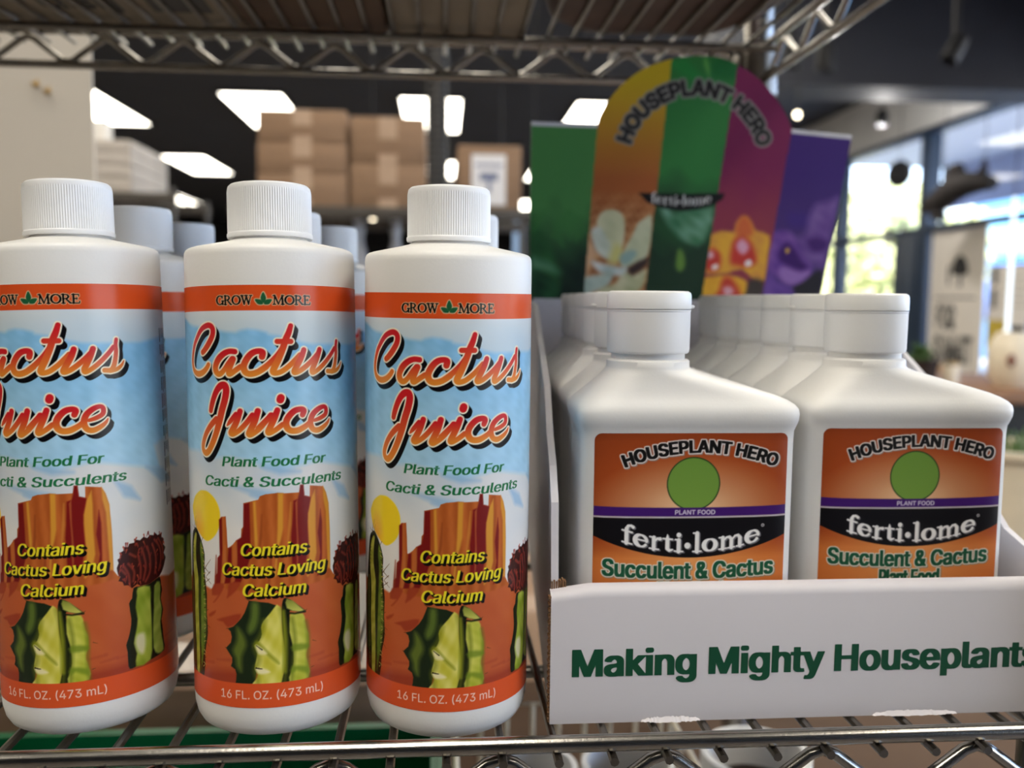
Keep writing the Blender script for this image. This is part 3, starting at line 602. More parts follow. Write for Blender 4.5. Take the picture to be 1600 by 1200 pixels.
    sh.poly(P['c_mid'], lambda u, v: lerp3(0.5 + 0.6*wob(u, v, .5, 41), (196, 188, 50), (232, 224, 128)), 2, aa=0.25)
    for q_ in ([(3.9, 50), (5.0, 44), (5.6, 36), (5.2, 26), (4.2, 19)], [(-5.9, 35.5), (-4.6, 31), (-5.9, 27.5), (-5.0, 22), (-7, 18)], [(-2.2, 46), (-3.4, 41), (-6, 37)]):
        sh.line([(p[0], p[1], .95) for p in spline(q_, 4)], .9, (118, 124, 30), aa=.8, alpha=.5)
    sh.poly(P['c_shade'], (134, 140, 30), 3, aa=0.6, alpha=.8)
    sh.line([(4.9, 49, .5), (5.2, 38, .8), (4.9, 26, .7)], .8, (140, 146, 34), aa=.6, alpha=.8)
    sh.poly(P['c_cream1'], (236, 226, 170), 3, aa=0.5)
    sh.poly(P['c_cream2'], (240, 230, 178), 3, aa=0.5)
    sh.line([(-5.4, 36.6, .1), (-3.2, 34.9, .22)], .2, (40, 34, 20), aa=.1)
    sh.line([(-5.6, 28.0, .3), (-3.3, 27.6, .15)], .2, (40, 34, 20), aa=.1)
    sh.poly(P['c_right'], lambda u, v: lerp3(0.5 + 0.6*wob(u, v, .6, 43), (166, 172, 44), (214, 210, 96)), 2, aa=0.3)
    for q_ in ([(8.0, 46), (8.9, 38), (8.2, 31), (7.4, 22)], [(13.2, 44), (14, 38), (13.6, 30), (13.9, 22)]):
        sh.line([(p[0], p[1], .7) for p in spline(q_, 4)], .7, (104, 114, 30), aa=.7, alpha=.6)
    sh.poly(P['c_rs1'], (112, 134, 34), 2, aa=0.6, alpha=.8)
    sh.poly(P['c_rs2'], (118, 140, 36), 2, aa=0.6, alpha=.8)
    sh.poly(P['c_top'], lambda u, v: lerp3((v - 48)/6, (208, 204, 96), (120, 130, 48)), 0, aa=0.3)
    sh.line([(6.4, 48.3, .35), (9, 47.7, .3), (12.8, 48.0, .4)], .3, (30, 34, 18), aa=.3)
    # flowering cactus at the right
    sh.poly(P['f_stem'], (26, 34, 20), 2, aa=0.15)
    sh.poly(P['f_mid'], lambda u, v: lerp3(0.5 + 0.6*wob(u, v, .5, 51), (130, 152, 42), (190, 198, 80)), 2, aa=0.4)
    sh.poly(P['f_right'], lambda u, v: lerp3(0.5 + 0.6*wob(u, v, .5, 52), (120, 142, 48), (176, 186, 84)), 2, aa=0.4)
    sh.poly(P['f_cream'], (222, 216, 170), 3, aa=0.8)
    sh.poly(P['flower'], (58, 22, 20), 0, aa=0.15)
    rr = np.random.RandomState(4)
    fl = np.array(P['flower'])
    for _ in range(60):
        a, b = fl[rr.randint(len(fl))], fl[rr.randint(len(fl))]
        t = rr.uniform(.15, .85)
        q = a*(1 - t) + b*t
        sh.line([(q[0], q[1], .1), (q[0] + rr.uniform(-.6, .9), q[1] + rr.uniform(.6, 1.8), .3)], .3, [(150, 52, 40), (120, 36, 32), (176, 70, 48)][rr.randint(3)], aa=.2)
    for l in ART['flines']:
        sh.line([(p[0], p[1], .5) for p in spline(l, 4)], .5, (150, 56, 44), aa=.35, alpha=.75)
    for l in ART['spines']:
        sh.line([(l[0][0], l[0][1], .16), (l[1][0], l[1][1], .06)], .1, (96, 66, 34), aa=.08)
    # bands
    sh.poly([(-99, 161.8), (99, 161.8), (99, 180), (-99, 180)], lambda u, v: lerp3(0.5 + .5*wob(u, v, .1, 61), (226, 88, 38), (218, 80, 32)), aa=0.12)
    sh.poly([(-99, 5), (99, 5), (99, 22), (-99, 22)], (220, 86, 40), aa=0.12)
    # brand line
    for txt, a, b in (('GROW', -18.1, -4.0), ('MORE', 3.4, 17.6)):
        w = sh.strokes(serif(txt, a, b, 164.0, 3.35), pad=1)
        sh.ink(w, (226, 190, 150), off=0.36, aa=.12)
        sh.ink(w, (16, 12, 12), off=0.12, aa=.12)
    for c, rot, ln, wd in (((0, 166.5), 0, 2.05, 1.15), ((-1.6, 165.0), 60, 1.7, 1.1), ((1.6, 165.0), -60, 1.7, 1.1)):
        a = math.radians(rot)
        pts = [(0, -ln), (wd*.8, -ln*.3), (wd*.75, ln*.25), (0, ln), (-wd*.75, ln*.25), (-wd*.8, -ln*.3)]
        pts = [(c[0] + x*math.cos(a) - y*math.sin(a), c[1] + x*math.sin(a) + y*math.cos(a)) for x, y in pts]
        sh.poly(pts, (214, 190, 150), 3, aa=.12, off=.3)
    for c, rot, ln, wd in (((0, 166.5), 0, 2.05, 1.15), ((-1.6, 165.0), 60, 1.7, 1.1), ((1.6, 165.0), -60, 1.7, 1.1)):
        a = math.radians(rot)
        pts = [(0, -ln), (wd*.8, -ln*.3), (wd*.75, ln*.25), (0, ln), (-wd*.75, ln*.25), (-wd*.8, -ln*.3)]
        pts = [(c[0] + x*math.cos(a) - y*math.sin(a), c[1] + x*math.sin(a) + y*math.cos(a)) for x, y in pts]
        sh.poly(pts, (34, 92, 56), 3, aa=.12)
    # script title
    for word in (ART['title'], ART['juice'] + [ART['dot']]):
        lets = [[[tuple(q) for q in spline(st, 5)] for st in L] for L in word]
        allst = [st for L in lets for st in L]
        for k in range(4):
            d = 1.75*(k + 1)/4
            sh.ink(sh.strokes([[(a + d*.8, b - d, r) for a, b, r in st] for st in allst], pad=2), (14, 14, 18), off=.56, aa=.12)
        sh.ink(sh.strokes(allst, pad=2), (248, 238, 214), off=.62, aa=.13)
        for L in lets:
            vz = [q[1] for st in L for q in st]
            lo, hi = min(vz), max(vz)
            if hi - lo < 3:
                lo -= 12
            f = lambda u, v, lo=lo, hi=hi: lerp3(((v - lo)/(hi - lo))**1.0*1.12, (232, 140, 48), (206, 34, 40))
            sh.ink(sh.strokes(L, pad=1), f, off=0.06, aa=.12)
    # plain lettering
    g = (34, 112, 66)
    sh.ink(sh.heavy(text_segs('Plant Food For', -17.4, 22.4, 104.0, 3.75, .2, .22, .07), .22, .07), g, aa=.12)
    sh.ink(sh.heavy(text_segs('Cacti & Succulents', -26.4, 30.6, 96.4, 3.9, .2, .22, .07), .22, .07), g, aa=.12)
    for txt, a, b, y in (('Contains', -10.9, 14.0, 70.4), ('Cactus Loving', -18.9, 21.4, 62.9), ('Calcium', -10.5, 13.2, 55.1)):
        for k in (4, 3, 2, 1, 0):
            e = .24*k
            sg = text_segs(txt, a + e, b + e, y - e, 4.9, .2, .24, .1)
            wd = sh.heavy(sg, .24, .1)
            sh.ink(wd, (18, 14, 10) if k else (240, 222, 44), off=.06 if k else 0, aa=.12)
    sh.ink(sh.area(text_segs('16 FL. OZ. (473 mL)', -20.3, 19.6, 16.0, 3.2, 0, 0)), (250, 226, 210), off=0, aa=.12)
    # directions printed on the side, too small to read
    rr = np.random.RandomState(9)
    for side in (-1, 1):
        for r in range(11):
            y = 154 - r*6.6
            for c in range(9):
                u = side*(54 + c*1.9)
                ln = rr.uniform(2.5, 5.6)
                sh.line([(u, y, .42), (u, y - ln, .42)], .42, (40, 44, 58), aa=.2, alpha=.85)

def cactus_label(mt):
    R = 33.12
    us = np.linspace(-78, 78, 680)
    zs = np.linspace(12.6, 171.2, 700)
    U, Z = np.meshgrid(us, zs)
    sh = Sheet(U, Z, (200, 200, 200))
    paint_cactus_label(sh)
    A = U/33.0
    P = np.stack([R*np.sin(A), -R*np.cos(A), Z], -1)*S
    return P, sh.C

# ------------------------------------------------------------------ front label of the flat bottles
LW, LT, LB = 40.1, 113.0, 20.0
LZ = 2.75     # the bottle stands this much above the shelf, on the tray's bottom
def paint_flat_label(sh):
    U, Z = sh.U, sh.V
    glow = np.hypot(U/44.0, (Z - 84)/24.0)
    sh.C[:] = lerp3(1.0 - glow, (168, 74, 30), (250, 214, 170))/255
    t = np.clip((glow - .9)/.8, 0, 1)[..., None]
    sh.C[:] = sh.C*(1 - t) + np.array((146, 62, 26))/255*t
    # below the swoosh: lighter orange
    low = np.clip((72 - Z)/8, 0, 1)[..., None]
    c2 = lerp3(1 - np.abs(U)/46, (206, 110, 46), (238, 160, 92))/255
    sh.C[:] = sh.C*(1 - low) + c2*low
    # plain green disc behind the emblem
    d = np.hypot(U - 0.8, Z - 94.9)
    full = (slice(None), slice(None))
    sh.ink((full, d - 11.1), (38, 66, 32), aa=.15)
    sh.ink((full, d - 10.6), lambda u, v: lerp3((v - 84)/22, (120, 158, 66), (110, 150, 62)), aa=.15)
    # purple band, silver line, black swoosh
    zt = 85.0 + 0.9*(U/40)**2
    zb = 81.3 + 0.6*(U/40)**2
    sh.ink((full, np.maximum(Z - zt, zb - Z)), (66, 26, 108), aa=.12)
    sh.ink((full, np.maximum(Z - zb, zb - .7 - Z)), (196, 190, 196), aa=.14)
    zk = 64.1 + 9.4*(U/40)**2
    sh.ink((full, np.maximum(Z - (zb - .7), zk - Z)), (16, 14, 18), aa=.14)
    # arched heading
    sg = text_segs('HOUSEPLANT HERO', -33.2, 33.2, -2.6, 5.2, 0, .52, .14)
    sg = bend(sg + np.array([3.7, 0, 3.7, 0]), 3.7, 110.3 - 86.8, 86.8)
    w = sh.heavy(sg, .52, .14, 2)
    sh.ink(sh.heavy(sg + np.array([.35, -.3, .35, -.3]), .52, .14, 2), (150, 138, 134), off=.5, aa=.2)
    sh.ink(w, (236, 226, 220), off=.45, aa=.14)
    sh.ink(w, (18, 16, 16), off=0, aa=.12)
    sg = text_segs('PLANT FOOD', -6.6, 10.2, 82.1, 1.95, 0, .1)
    sh.ink(sh.area(sg), (216, 208, 224), off=.1, aa=.12)
    # brand lettering on the swoosh
    bf = lambda u: 4.6*((u - .4)/28.6)**2
    st = serif('ferti.lome', -28.6, 29.4, 66.4, 8.2, bf)
    sh.ink(sh.strokes([[(a + .5, b - .4, r) for a, b, r in q] for q in st], pad=1), (120, 118, 124), off=.12, aa=.2)
    sh.ink(sh.strokes(st, pad=1), (244, 242, 240), off=.06, aa=.14)
    w = sh.strokes([arcpts(30.4, 77.4, .55, .55, 0, 360, lambda a: .09, 16), [(30.25, 77.1, .08), (30.25, 77.7, .08), (30.55, 77.6, .08), (30.3, 77.4, .06), (30.6, 77.1, .08)]])
    sh.ink(w, (220, 218, 218), aa=.1)
    sh.ink(sh.strokes([arcpts(30.4, 77.4, .55, .55, 0, 360, lambda a: .1, 16)]), (200, 196, 196), aa=.12)
    # product name
    for txt, a, b, y, cap in (('Succulent & Cactus', -36.4, 35.6, 55.2, 7.0), ('Plant Food', -13.2, 14.2, 47.0, 6.8)):
        sg = text_segs(txt, a, b, y, cap, 0, .42, .12)
        for k in (0, 2):
            sg[:, k + 1] += 1.9*(sg[:, k]/36)**2
        w = sh.heavy(sg, .42, .12, 2)
        sh.ink(sh.heavy(sg + np.array([.3, -.3, .3, -.3]), .42, .12, 2), (150, 140, 120), off=.5, aa=.2)
        sh.ink(w, (236, 228, 214), off=.42, aa=.14)
        sh.ink(w, (18, 84, 56), off=0, aa=.12)

FB = [  # height, half width, half depth, squareness, sideways shift of the flat bottle (its neck stands off centre)
 (0, 41.5, 16.0, 5, 0), (1.2, 43.6, 18.0, 6, 0), (4, 44.8, 19.2, 7, 0), (9, 44.9, 19.3, 8, 0), (60, 44.9, 19.3, 8, 0), (110, 44.9, 19.3, 8, 0), (113.5, 45.1, 19.6, 8, 0), (115.8, 45.9, 20.5, 8, 0),
 (118.0, 46.5, 21.2, 8, 0), (120.4, 46.8, 21.5, 7.5, 0), (122.4, 46.6, 21.3, 7, 0), (124.2, 45.6, 20.6, 6, -.2), (125.8, 43.6, 19.7, 5.4, -.8), (127.6, 40.4, 18.9, 4.8, -2.0), (129.8, 35.6, 18.2, 4.2, -4.4), (132.2, 30.0, 17.7, 3.4, -7.4),
 (134.6, 24.6, 17.3, 2.8, -10.4), (136.6, 20.4, 17.1, 2.3, -13.0), (138.0, 18.2, 16.9, 2.0, -14.2), (138.9, 17.5, 16.8, 2.0, -14.5), (141.4, 17.4, 16.7, 2.0, -14.5), (142.0, 16.6, 16.2, 2.0, -14.5), (142.3, 15.4, 15.4, 2.0, -14.5), (145, 15.4, 15.4, 2.0, -14.5)]

def flat_label(mt):
    zs = np.linspace(LB, LT, 440)
    t = np.linspace(-1, 1, 380)
    hw = np.where(zs > LT - 3, LW - (3 - np.sqrt(np.maximum(0, 9 - (zs - LT + 3)**2))), LW)
    U = hw[:, None]*t[None, :]
    Z = np.repeat(zs[:, None], len(t), 1)
    sh = Sheet(U, Z + LZ, (200, 110, 50))
    paint_flat_label(sh)
    b = 19.3*(1 - (np.abs(U)/44.9)**8)**(1/8)
    # follow the moulding just under the shoulder
    b = b + np.interp(Z, [0, 110, 113.5, 115.8], [0, 0, .2, .8])
    P = np.stack([U + .4, -(b + 0.22), Z], -1)*S
    return P, sh.C

# ------------------------------------------------------------------ printed header card
def paint_card(sh):
    C = CARD
    U, Z = sh.U, sh.V
    def xs(k):
        (x1, z1), (x0, z0) = C[k]
        return x0 + (Z - z0)*(x1 - x0)/(z1 - z0)
    b = [xs('s1'), xs('s2'), xs('s3'), xs('s4')]
    n = wob(U, Z, .12, 2)
    stripes = [
        lerp3((Z - 180)/55 + .25*n, (20, 38, 32), (78, 140, 76)),
        lerp3((Z - 255)/70, (178, 100, 52), (214, 182, 40)),
        lerp3((Z - 200)/70 + .3*n, (32, 58, 40), (56, 132, 66)),
        lerp3((Z - 215)/60 + .2*n, (150, 62, 78), (128, 36, 84)),
        lerp3((Z - 200)/60, (82, 58, 120), (66, 38, 118))]
    idx = sum((U > q).astype(int) for q in b)
    for i in range(5):
        m_ = idx == i
        sh.C[m_] = stripes[i][m_]/255
    # brown texture behind the succulent
    q = (idx == 1) & (Z < 246)
    tex = lerp3(.5 + .6*wob(U, Z, .6, 12), (150, 90, 52), (206, 156, 108))
    f = np.clip((250 - Z)/25, 0, 1)[..., None]
    sh.C[q] = (sh.C*(1 - f) + tex/255*f)[q]
    G = lambda a, bb, sd=5: (lambda u, v: lerp3(.5 + .6*wob(u, v, .3, sd), a, bb))
    clip = {}
    def pl(k, c, stripe, sm=3, aa=.8, alpha=1):
        before = sh.C.copy()
        sh.poly(C[k], c, sm, aa=aa, alpha=alpha)
        m_ = idx != stripe
        sh.C[m_] = before[m_]
    pl('lw1', G((36, 84, 46), (46, 104, 54)), 0, 2, 3, .8)
    for i in range(6):
        before = sh.C.copy()
        pts = C['lwl%d' % i]
        sh.line([(p[0], p[1], r) for p, r in zip(pts, (.8, 3.2, .8))], 2, (66, 128, 66), aa=2.0, alpha=.6)
        sh.C[idx != 0] = before[idx != 0]
    pl('lw1b', G((76, 134, 92), (110, 160, 130)), 0, 3, 3, .8)
    pl('lw1c', G((20, 52, 36), (40, 90, 56)), 0, 2, 2, .9)
    pl('su_sand', (222, 178, 138), 1, 2, 2)
    pl('su3', G((190, 196, 160), (214, 216, 184)), 1)
    pl('su1', G((198, 200, 160), (216, 214, 178)), 1)
    pl('su2', G((186, 196, 176), (222, 226, 216)), 1, 3, 1.2)
    pl('su_in', (212, 206, 130), 1, 3, 2.5)
    pl('su5', G((170, 190, 180), (206, 216, 204)), 1, 3, 1.5)
    pl('su6', G((170, 176, 130), (214, 210, 176)), 1, 3, 1.5)
    pl('su4', G((170, 190, 184), (226, 228, 226)), 1, 3, 1.4)
    pl('su_bl', (150, 180, 176), 1, 3, 1.6)
    pl('su_dark', (60, 46, 44), 1, 2, 1.6)
    pl('gm1', (44, 150, 70), 2, 2, 2.5, .7)
    pl('gm2', (120, 190, 90), 2, 2, 1.5, .7)
    pl('gm3', (30, 110, 54), 2, 2, 2.5, .7)
    pl('gm4', G((66, 124, 88), (124, 172, 148)), 2, 2, 2.5)
    pl('gm5', G((56, 116, 76), (130, 176, 150)), 2, 2, 2.5)
    pl('gm6', (110, 150, 66), 2, 3, 2)
    pl('gm7', (110, 150, 66), 2, 3, 2)
    pl('or1', G((224, 158, 70), (238, 182, 60)), 3, 2, 1.2)
    pl('or1r', (214, 100, 60), 3, 3, 2.2, .9)
    pl('or1c', (206, 62, 52), 3, 3, 2.2)
    pl('or3c', (206, 62, 52), 3, 3, 2.2)
    pl('or1w', (232, 170, 196), 3, 3, 1.6)
    pl('or3w', (232, 190, 206), 3, 3, 1.4)
    pl('or1w2', (246, 236, 236), 3, 3, .8)
    pl('or3w2', (246, 236, 236), 3, 3, .8)
    pl('ordark', (70, 62, 56), 3, 2, 2)
    pl('or2', G((232, 170, 52), (240, 186, 60)), 3, 2, 1.2)
    pl('or2c', (208, 70, 54), 3, 3, 2.2)
    pl('or2w', (234, 180, 196), 3, 3, 1.6)
    pl('padark', (40, 38, 44), 4, 2, 2)
    pl('pa4', (70, 44, 128), 4, 3, 3)
    pl('pa3', G((96, 62, 150), (120, 84, 166)), 4, 2, 2)
    pl('pa2', G((110, 74, 150), (136, 104, 172)), 4, 2, 3, .9)
    pl('pa1', G((104, 62, 150), (134, 92, 172)), 4, 3, 2)
    pl('pa1l', (158, 118, 190), 4, 3, 2.2)
    pl('pa1d', (66, 28, 106), 4, 3, 2.2)
    pl('pa2d', (72, 34, 112), 4, 3, 2.5)
    pl('pa1y', (230, 184, 70), 4, 3, 1)
    for i, zt in ((0, 292.9), (4, 290.5)):
        m_ = (idx == i) & (Z > np.where(i == 0, 290.0, 292.3 - (U - 248.5)*.076 - 3.0))
        sh.C[m_] = np.array((224, 222, 226))/255
    # arched heading, drawn letter by letter round the arch
    pts = spline(C['arc'], 8)
    txt = 'HOUSEPLANT HERO'
    Rr, cx, cz = 53.0, 178.0, 319.2 - 53.0
    sg = text_segs(txt, -70, 70, -5.6, 11.2, 0, .7)
    sg = bend(sg*np.array([.98, 1, .98, 1]) + np.array([cx, 0, cx, 0]), cx, cz, Rr)
    w = sh.area(sg, 4)
    sh.ink(w, (150, 146, 140), off=2.2, aa=.5)
    sh.ink(w, (30, 26, 26), off=.75, aa=.35)
    # black swoosh with the brand
    sh.poly([(a, 245.2 - (245.2 - b)*1.22 if b < 244 else b + .6) for a, b in C['swoosh']], (18, 16, 18), 0, aa=.4)
    st = serif('ferti.lome', 147.5, 191.5, 237.0, 7.6, lambda u: 2.2*((u - 169)/22)**2)
    sh.ink(sh.strokes(st, pad=1), (246, 244, 242), off=-.1, aa=.3)

def header_card(mt, y):
    C = CARD
    top = np.array(sorted(C['outline_top']))
    # the arch is rounded: resample it smoothly between the two wings
    arch = spline(C['outline_top'][1:-1], 8)
    ox = np.concatenate([[C['outline_top'][0][0]], arch[:, 0], [C['outline_top'][-1][0]]])
    oz = np.concatenate([[C['outline_top'][0][1]], arch[:, 1], [C['outline_top'][-1][1]]])
    W, H = 460, 300
    tx = np.linspace(ox[0], ox[-1], W)
    tz = np.interp(tx, ox, oz)
    bx = np.linspace(C['outline_bot'][0][0], C['outline_bot'][1][0], W)
    bz = np.full(W, 100.0)
    # continue the slanted sides down into the tray
    k = (bz - C['outline_bot'][0][1])/(tz - C['outline_bot'][0][1])
    v = np.linspace(0, 1, H)[:, None]
    bx2 = bx - (tx - bx)*0.55
    X = bx2*(1 - v) + tx*v
    Z = bz*(1 - v) + tz*v
    sh = Sheet(X, Z, (90, 90, 90))
    paint_card(sh)
    P = np.stack([X, np.full_like(X, y), Z], -1)
    outline = list(zip(tx, tz)) + [(bx2[-1], 100.0), (bx2[0], 100.0)]
    return P, sh.C, outline

# ------------------------------------------------------------------ materials
M = dict(
 hdpe=material('white_plastic', rgb(236, 234, 230), .42, var=.015, scale=20, bump=.04, bscale=900),
 cap=material('white_cap', rgb(238, 238, 238), .38, var=.01),
 lid=material('white_lid', rgb(240, 239, 236), .35, var=.01),
 chrome=material('chrome_wire', rgb(166, 162, 156), .22, 1.0, var=.12, scale=90, bump=.05, bscale=600),
 chrome_dull=material('worn_chrome', rgb(128, 123, 116), .3, 1.0, var=.15, scale=60),
 board=material('white_board', rgb(208, 204, 208), .45, var=.02, scale=12, bump=.06, bscale=60),
 kraft=material('brown_cardboard', rgb(134, 106, 82), .75, var=.08, scale=6, stretch=(1, 1, 8)),
 kraft_d=material('dark_cardboard', rgb(84, 64, 48), .8, var=.12, scale=9),
 flute=material('corrugated_edge', rgb(122, 88, 58), .85, var=.35, scale=700),
 tape=material('clear_tape', rgb(178, 152, 130), .25, var=.05),
 paper=material('white_paper', rgb(222, 222, 226), .6, var=.03),
 grey_paper=material('grey_carton', rgb(196, 188, 178), .65, var=.08, scale=8),
 white_carton=material('white_carton', rgb(226, 222, 216), .6, var=.05, scale=9),
 grey_metal=material('grey_metal', rgb(84, 80, 76), .45, .6, var=.1),
 poster=material('poster_paper', rgb(236, 228, 216), .6, var=.02),
 black=material('black_paint', rgb(16, 15, 17), .8, var=.15, scale=3),
 black_m=material('black_metal', rgb(20, 20, 24), .5, var=.1),
 ceil=material('dark_ceiling', rgb(44, 46, 53), .7, var=.12, scale=2),
 wallw=material('white_wall', rgb(226, 226, 224), .7, var=.03, scale=2),
 beige=material('beige_wall', rgb(194, 186, 174), .7, var=.03, scale=3),
 floor=material('grey_floor', rgb(112, 104, 96), .45, var=.12, scale=2),
 navy=material('dark_blue_frame', rgb(38, 56, 78), .45, var=.08),
 wood=material('brown_wood', rgb(140, 100, 68), .55, var=.2, scale=6, stretch=(1, 8, 1)),
 drift=material('driftwood', rgb(32, 25, 21), .85, var=.3, scale=9, bump=.5, bscale=30),
 leaf=material('leaf', rgb(74, 104, 50), .55, var=.3, scale=6),
 leaf_y=material('sunlit_leaf', rgb(212, 214, 156), .6, var=.3, scale=2),
 bark=material('bark', rgb(96, 78, 60), .85, var=.3, scale=8),
 pot=material('white_pot', rgb(226, 224, 220), .4, var=.02),
 cream=material('cream_wire', rgb(214, 202, 178), .45, var=.04),
 cream_pot=material('cream_ceramic', rgb(226, 214, 190), .4, var=.04),
 green_tray=material('green_tray', rgb(0, 96, 54), .4, var=.12, scale=10),
 soil=material('dark_soil', rgb(48, 36, 30), .95, var=.3, scale=80),
 clear=material('clear_plastic', rgb(226, 234, 226), .15, var=.02, trans=.85),
 foggy=material('foggy_plastic', rgb(170, 172, 180), .3, var=.03, trans=.35),
 brass=material('brass', rgb(172, 138, 78), .35, .9, var=.1),
 bluepipe=material('pale_blue_panel', rgb(150, 182, 224), .5, var=.04),
 awn=material('pale_awning', rgb(172, 176, 200), .8, var=.03),
 awn_w=material('white_fascia', rgb(236, 238, 240), .6, var=.02),
 stucco=material('pale_stucco', rgb(216, 216, 214), .8, var=.05),
 blue_b=material('blue_sign_panel', rgb(74, 116, 184), .6, var=.05),
 pave=material('pavement', rgb(176, 172, 166), .9, var=.1, scale=1),
 greenprint=material('green_ink', rgb(8, 74, 48), .4, var=.02),
 sack=material('brown_sack', rgb(74, 54, 46), .6, var=.35, scale=20),
 led=material('light_diffuser', rgb(250, 250, 240), .5, var=.0, emit=(1.0, .93, .80, 1), estr=PANEL_STRENGTH),
 bulb=material('bulb_glass', rgb(250, 240, 220), .3, var=.0, emit=(1.0, .86, .62, 1), estr=9),
 tube=material('tube_glass', rgb(240, 250, 255), .2, var=.0, emit=(.86, .95, 1.0, 1), estr=1.2),
)
M['ink_label'] = printed('cactus_label_ink', .25, .28)
M['ink_flat'] = printed('flat_label_ink', .3, .3)
M['ink_card'] = printed('header_card_ink', .45, .3)

def glass_material():
    mt = bpy.data.materials.new('window_glass')
    mt.use_nodes = True
    n = mt.node_tree
    n.nodes.clear()
    o = n.nodes.new('ShaderNodeOutputMaterial')
    mx = n.nodes.new('ShaderNodeMixShader')
    tr = n.nodes.new('ShaderNodeBsdfTransparent')
    tr.inputs[0].default_value = (.93, .96, .97, 1)
    gl = n.nodes.new('ShaderNodeBsdfGlossy')
    gl.inputs['Roughness'].default_value = .02
    
    mx.inputs[0].default_value = .05
    n.links.new(tr.outputs[0], mx.inputs[1])
    n.links.new(gl.outputs[0], mx.inputs[2])
    n.links.new(mx.outputs[0], o.inputs['Surface'])
    return mt
M['glass'] = glass_material()

# ------------------------------------------------------------------ the setting (metres from here: eye stands at x = 0, y = 0)
CZ = ZS + 2.37          # ceiling
WX = 4.60               # window wall
def room_box(name, x0, x1, y0, y1, z0, z1, mt, kind='structure', parent=None):
    o = MB().box(x0, x1, y0, y1, z0, z1).build(name, mt, parent, smooth=0)
    if kind:
        o['kind'] = kind
    return o
room_box('floor', -9.2, WX + .2, -6.2, 27.2, -.1, 0, M['floor'])
room_box('ceiling', -9.2, WX + .2, -6.2, 27.2, CZ, CZ + .1, M['ceil'])
room_box('wall_back', -9.2, WX + .2, 27.0, 27.2, 0, CZ, M['black'])
room_box('wall_left', -9.2, -9.0, -6.2, 27.0, 0, CZ, M['black'])
room_box('wall_front', -9.0, WX, -6.2, -6.0, 0, CZ, M['ceil'])
# window wall on the right: sill, head and the piers between the panes
HZ, TZ, SZ = ZS + 1.85, ZS + .883, ZS - .62
room_box('wall_right', WX, WX + .2, -6.2, 27.0, HZ, CZ, M['wallw'])
room_box('trim_1', WX, WX + .2, -6.2, 27.0, 0, SZ, M['wallw'])
room_box('trim_2', WX, WX + .2, 16.4, 27.0, SZ, HZ, M['wallw'])
room_box('trim_3', WX, WX + .2, -6.2, -5.0, SZ, HZ, M['wallw'])
bars = [-5.0, -2.0, 1.0, 3.6, 5.4, 8.45, 10.35, 13.4, 16.4]
for i, (a, b) in enumerate(zip(bars[:-1], bars[1:])):
    w = MB()
    w.box(WX + .02, WX + .16, a, a + .07, SZ, HZ, .008)
    w.box(WX + .02, WX + .16, b - .07, b, SZ, HZ, .008)
    w.box(WX + .02, WX + .16, a + .07, b - .07, HZ - .05, HZ, .008)
    w.box(WX + .02, WX + .16, a + .07, b - .07, SZ, SZ + .07, .008)
    w.box(WX + .02, WX + .16, a + .07, b - .07, TZ - .03, TZ + .03, .008)
    f = struct(w.build('window_%d' % (i + 1), M['navy']))
    for z0, z1 in ((SZ + .07, TZ - .03), (TZ + .03, HZ - .05)):
        MB().box(WX + .085, WX + .095, a + .07, b - .07, z0, z1).build('pane', M['glass'], f, smooth=0)
# the stile of the shop door beside the first mullion
struct(MB().box(WX + .0, WX + .14, 8.5, 8.92, SZ, TZ - .03, .01).build('door_1', M['navy']))
room_box('ceiling_beam', 1.9, WX, 6.3, 6.75, ZS + 1.70, CZ, M['ceil'])
# pale panelled column at the left, behind the rack
room_box('column', -1.75, -.479, 1.30, 1.304, 0, CZ, M['beige'])

# ------------------------------------------------------------------ ceiling light panels
lp = []
for ci, x in enumerate((-6.3, -4.37, -2.4, -.47, 1.48)):
    for ri, y in enumerate((-1.6, 1.4, 5.1, 10.0, 14.5, 19.9)):
        lp.append((x, y))
rows = {10.0: 'nearest', 14.5: 'second', 19.9: 'third'}
first = None
words = {(-4.37, 10.0): 'lit ceiling panel cut off by the edge of the pale column',
         (-2.4, 10.0): 'lit ceiling panel partly hidden by the left stack of brown boxes',
         (-.47, 10.0): 'lit ceiling panel seen above the right stack of brown boxes',
         (1.48, 10.0): 'lit ceiling panel touching the top of the header card',
         (-4.37, 14.5): 'whole lit ceiling panel between the pale column and brown boxes',
         (-.47, 14.5): 'lit ceiling panel just above the right cactus bottle cap',
         (-6.3, 19.9): 'small far lit ceiling panel over the left cactus bottles'}
for x, y in lp:
    if first is None:
        o = empty('ceiling_light', (0, 0, 0), '', 'ceiling light', 'lit panels in the dark ceiling')
        fr = MB()
        for a in ((-.36, -.33, 0, 2.02), (.33, .36, 0, 2.02), (-.33, .33, 0, .03), (-.33, .33, 1.99, 2.02)):
            fr.box(a[0], a[1], a[2], a[3], -.03, 0)
        fr.build('frame', M['black_m'], o, smooth=0)
        MB().box(-.33, .33, .03, 1.99, -.022, -.006).build('diffuser', M['led'], o, smooth=0)
        first = o
    else:
        o = copy_tree(first)
    o.location = (x + .34, y, CZ)
    o['label'] = words.get((x, y), 'lit ceiling panel above or behind the shelving rack')

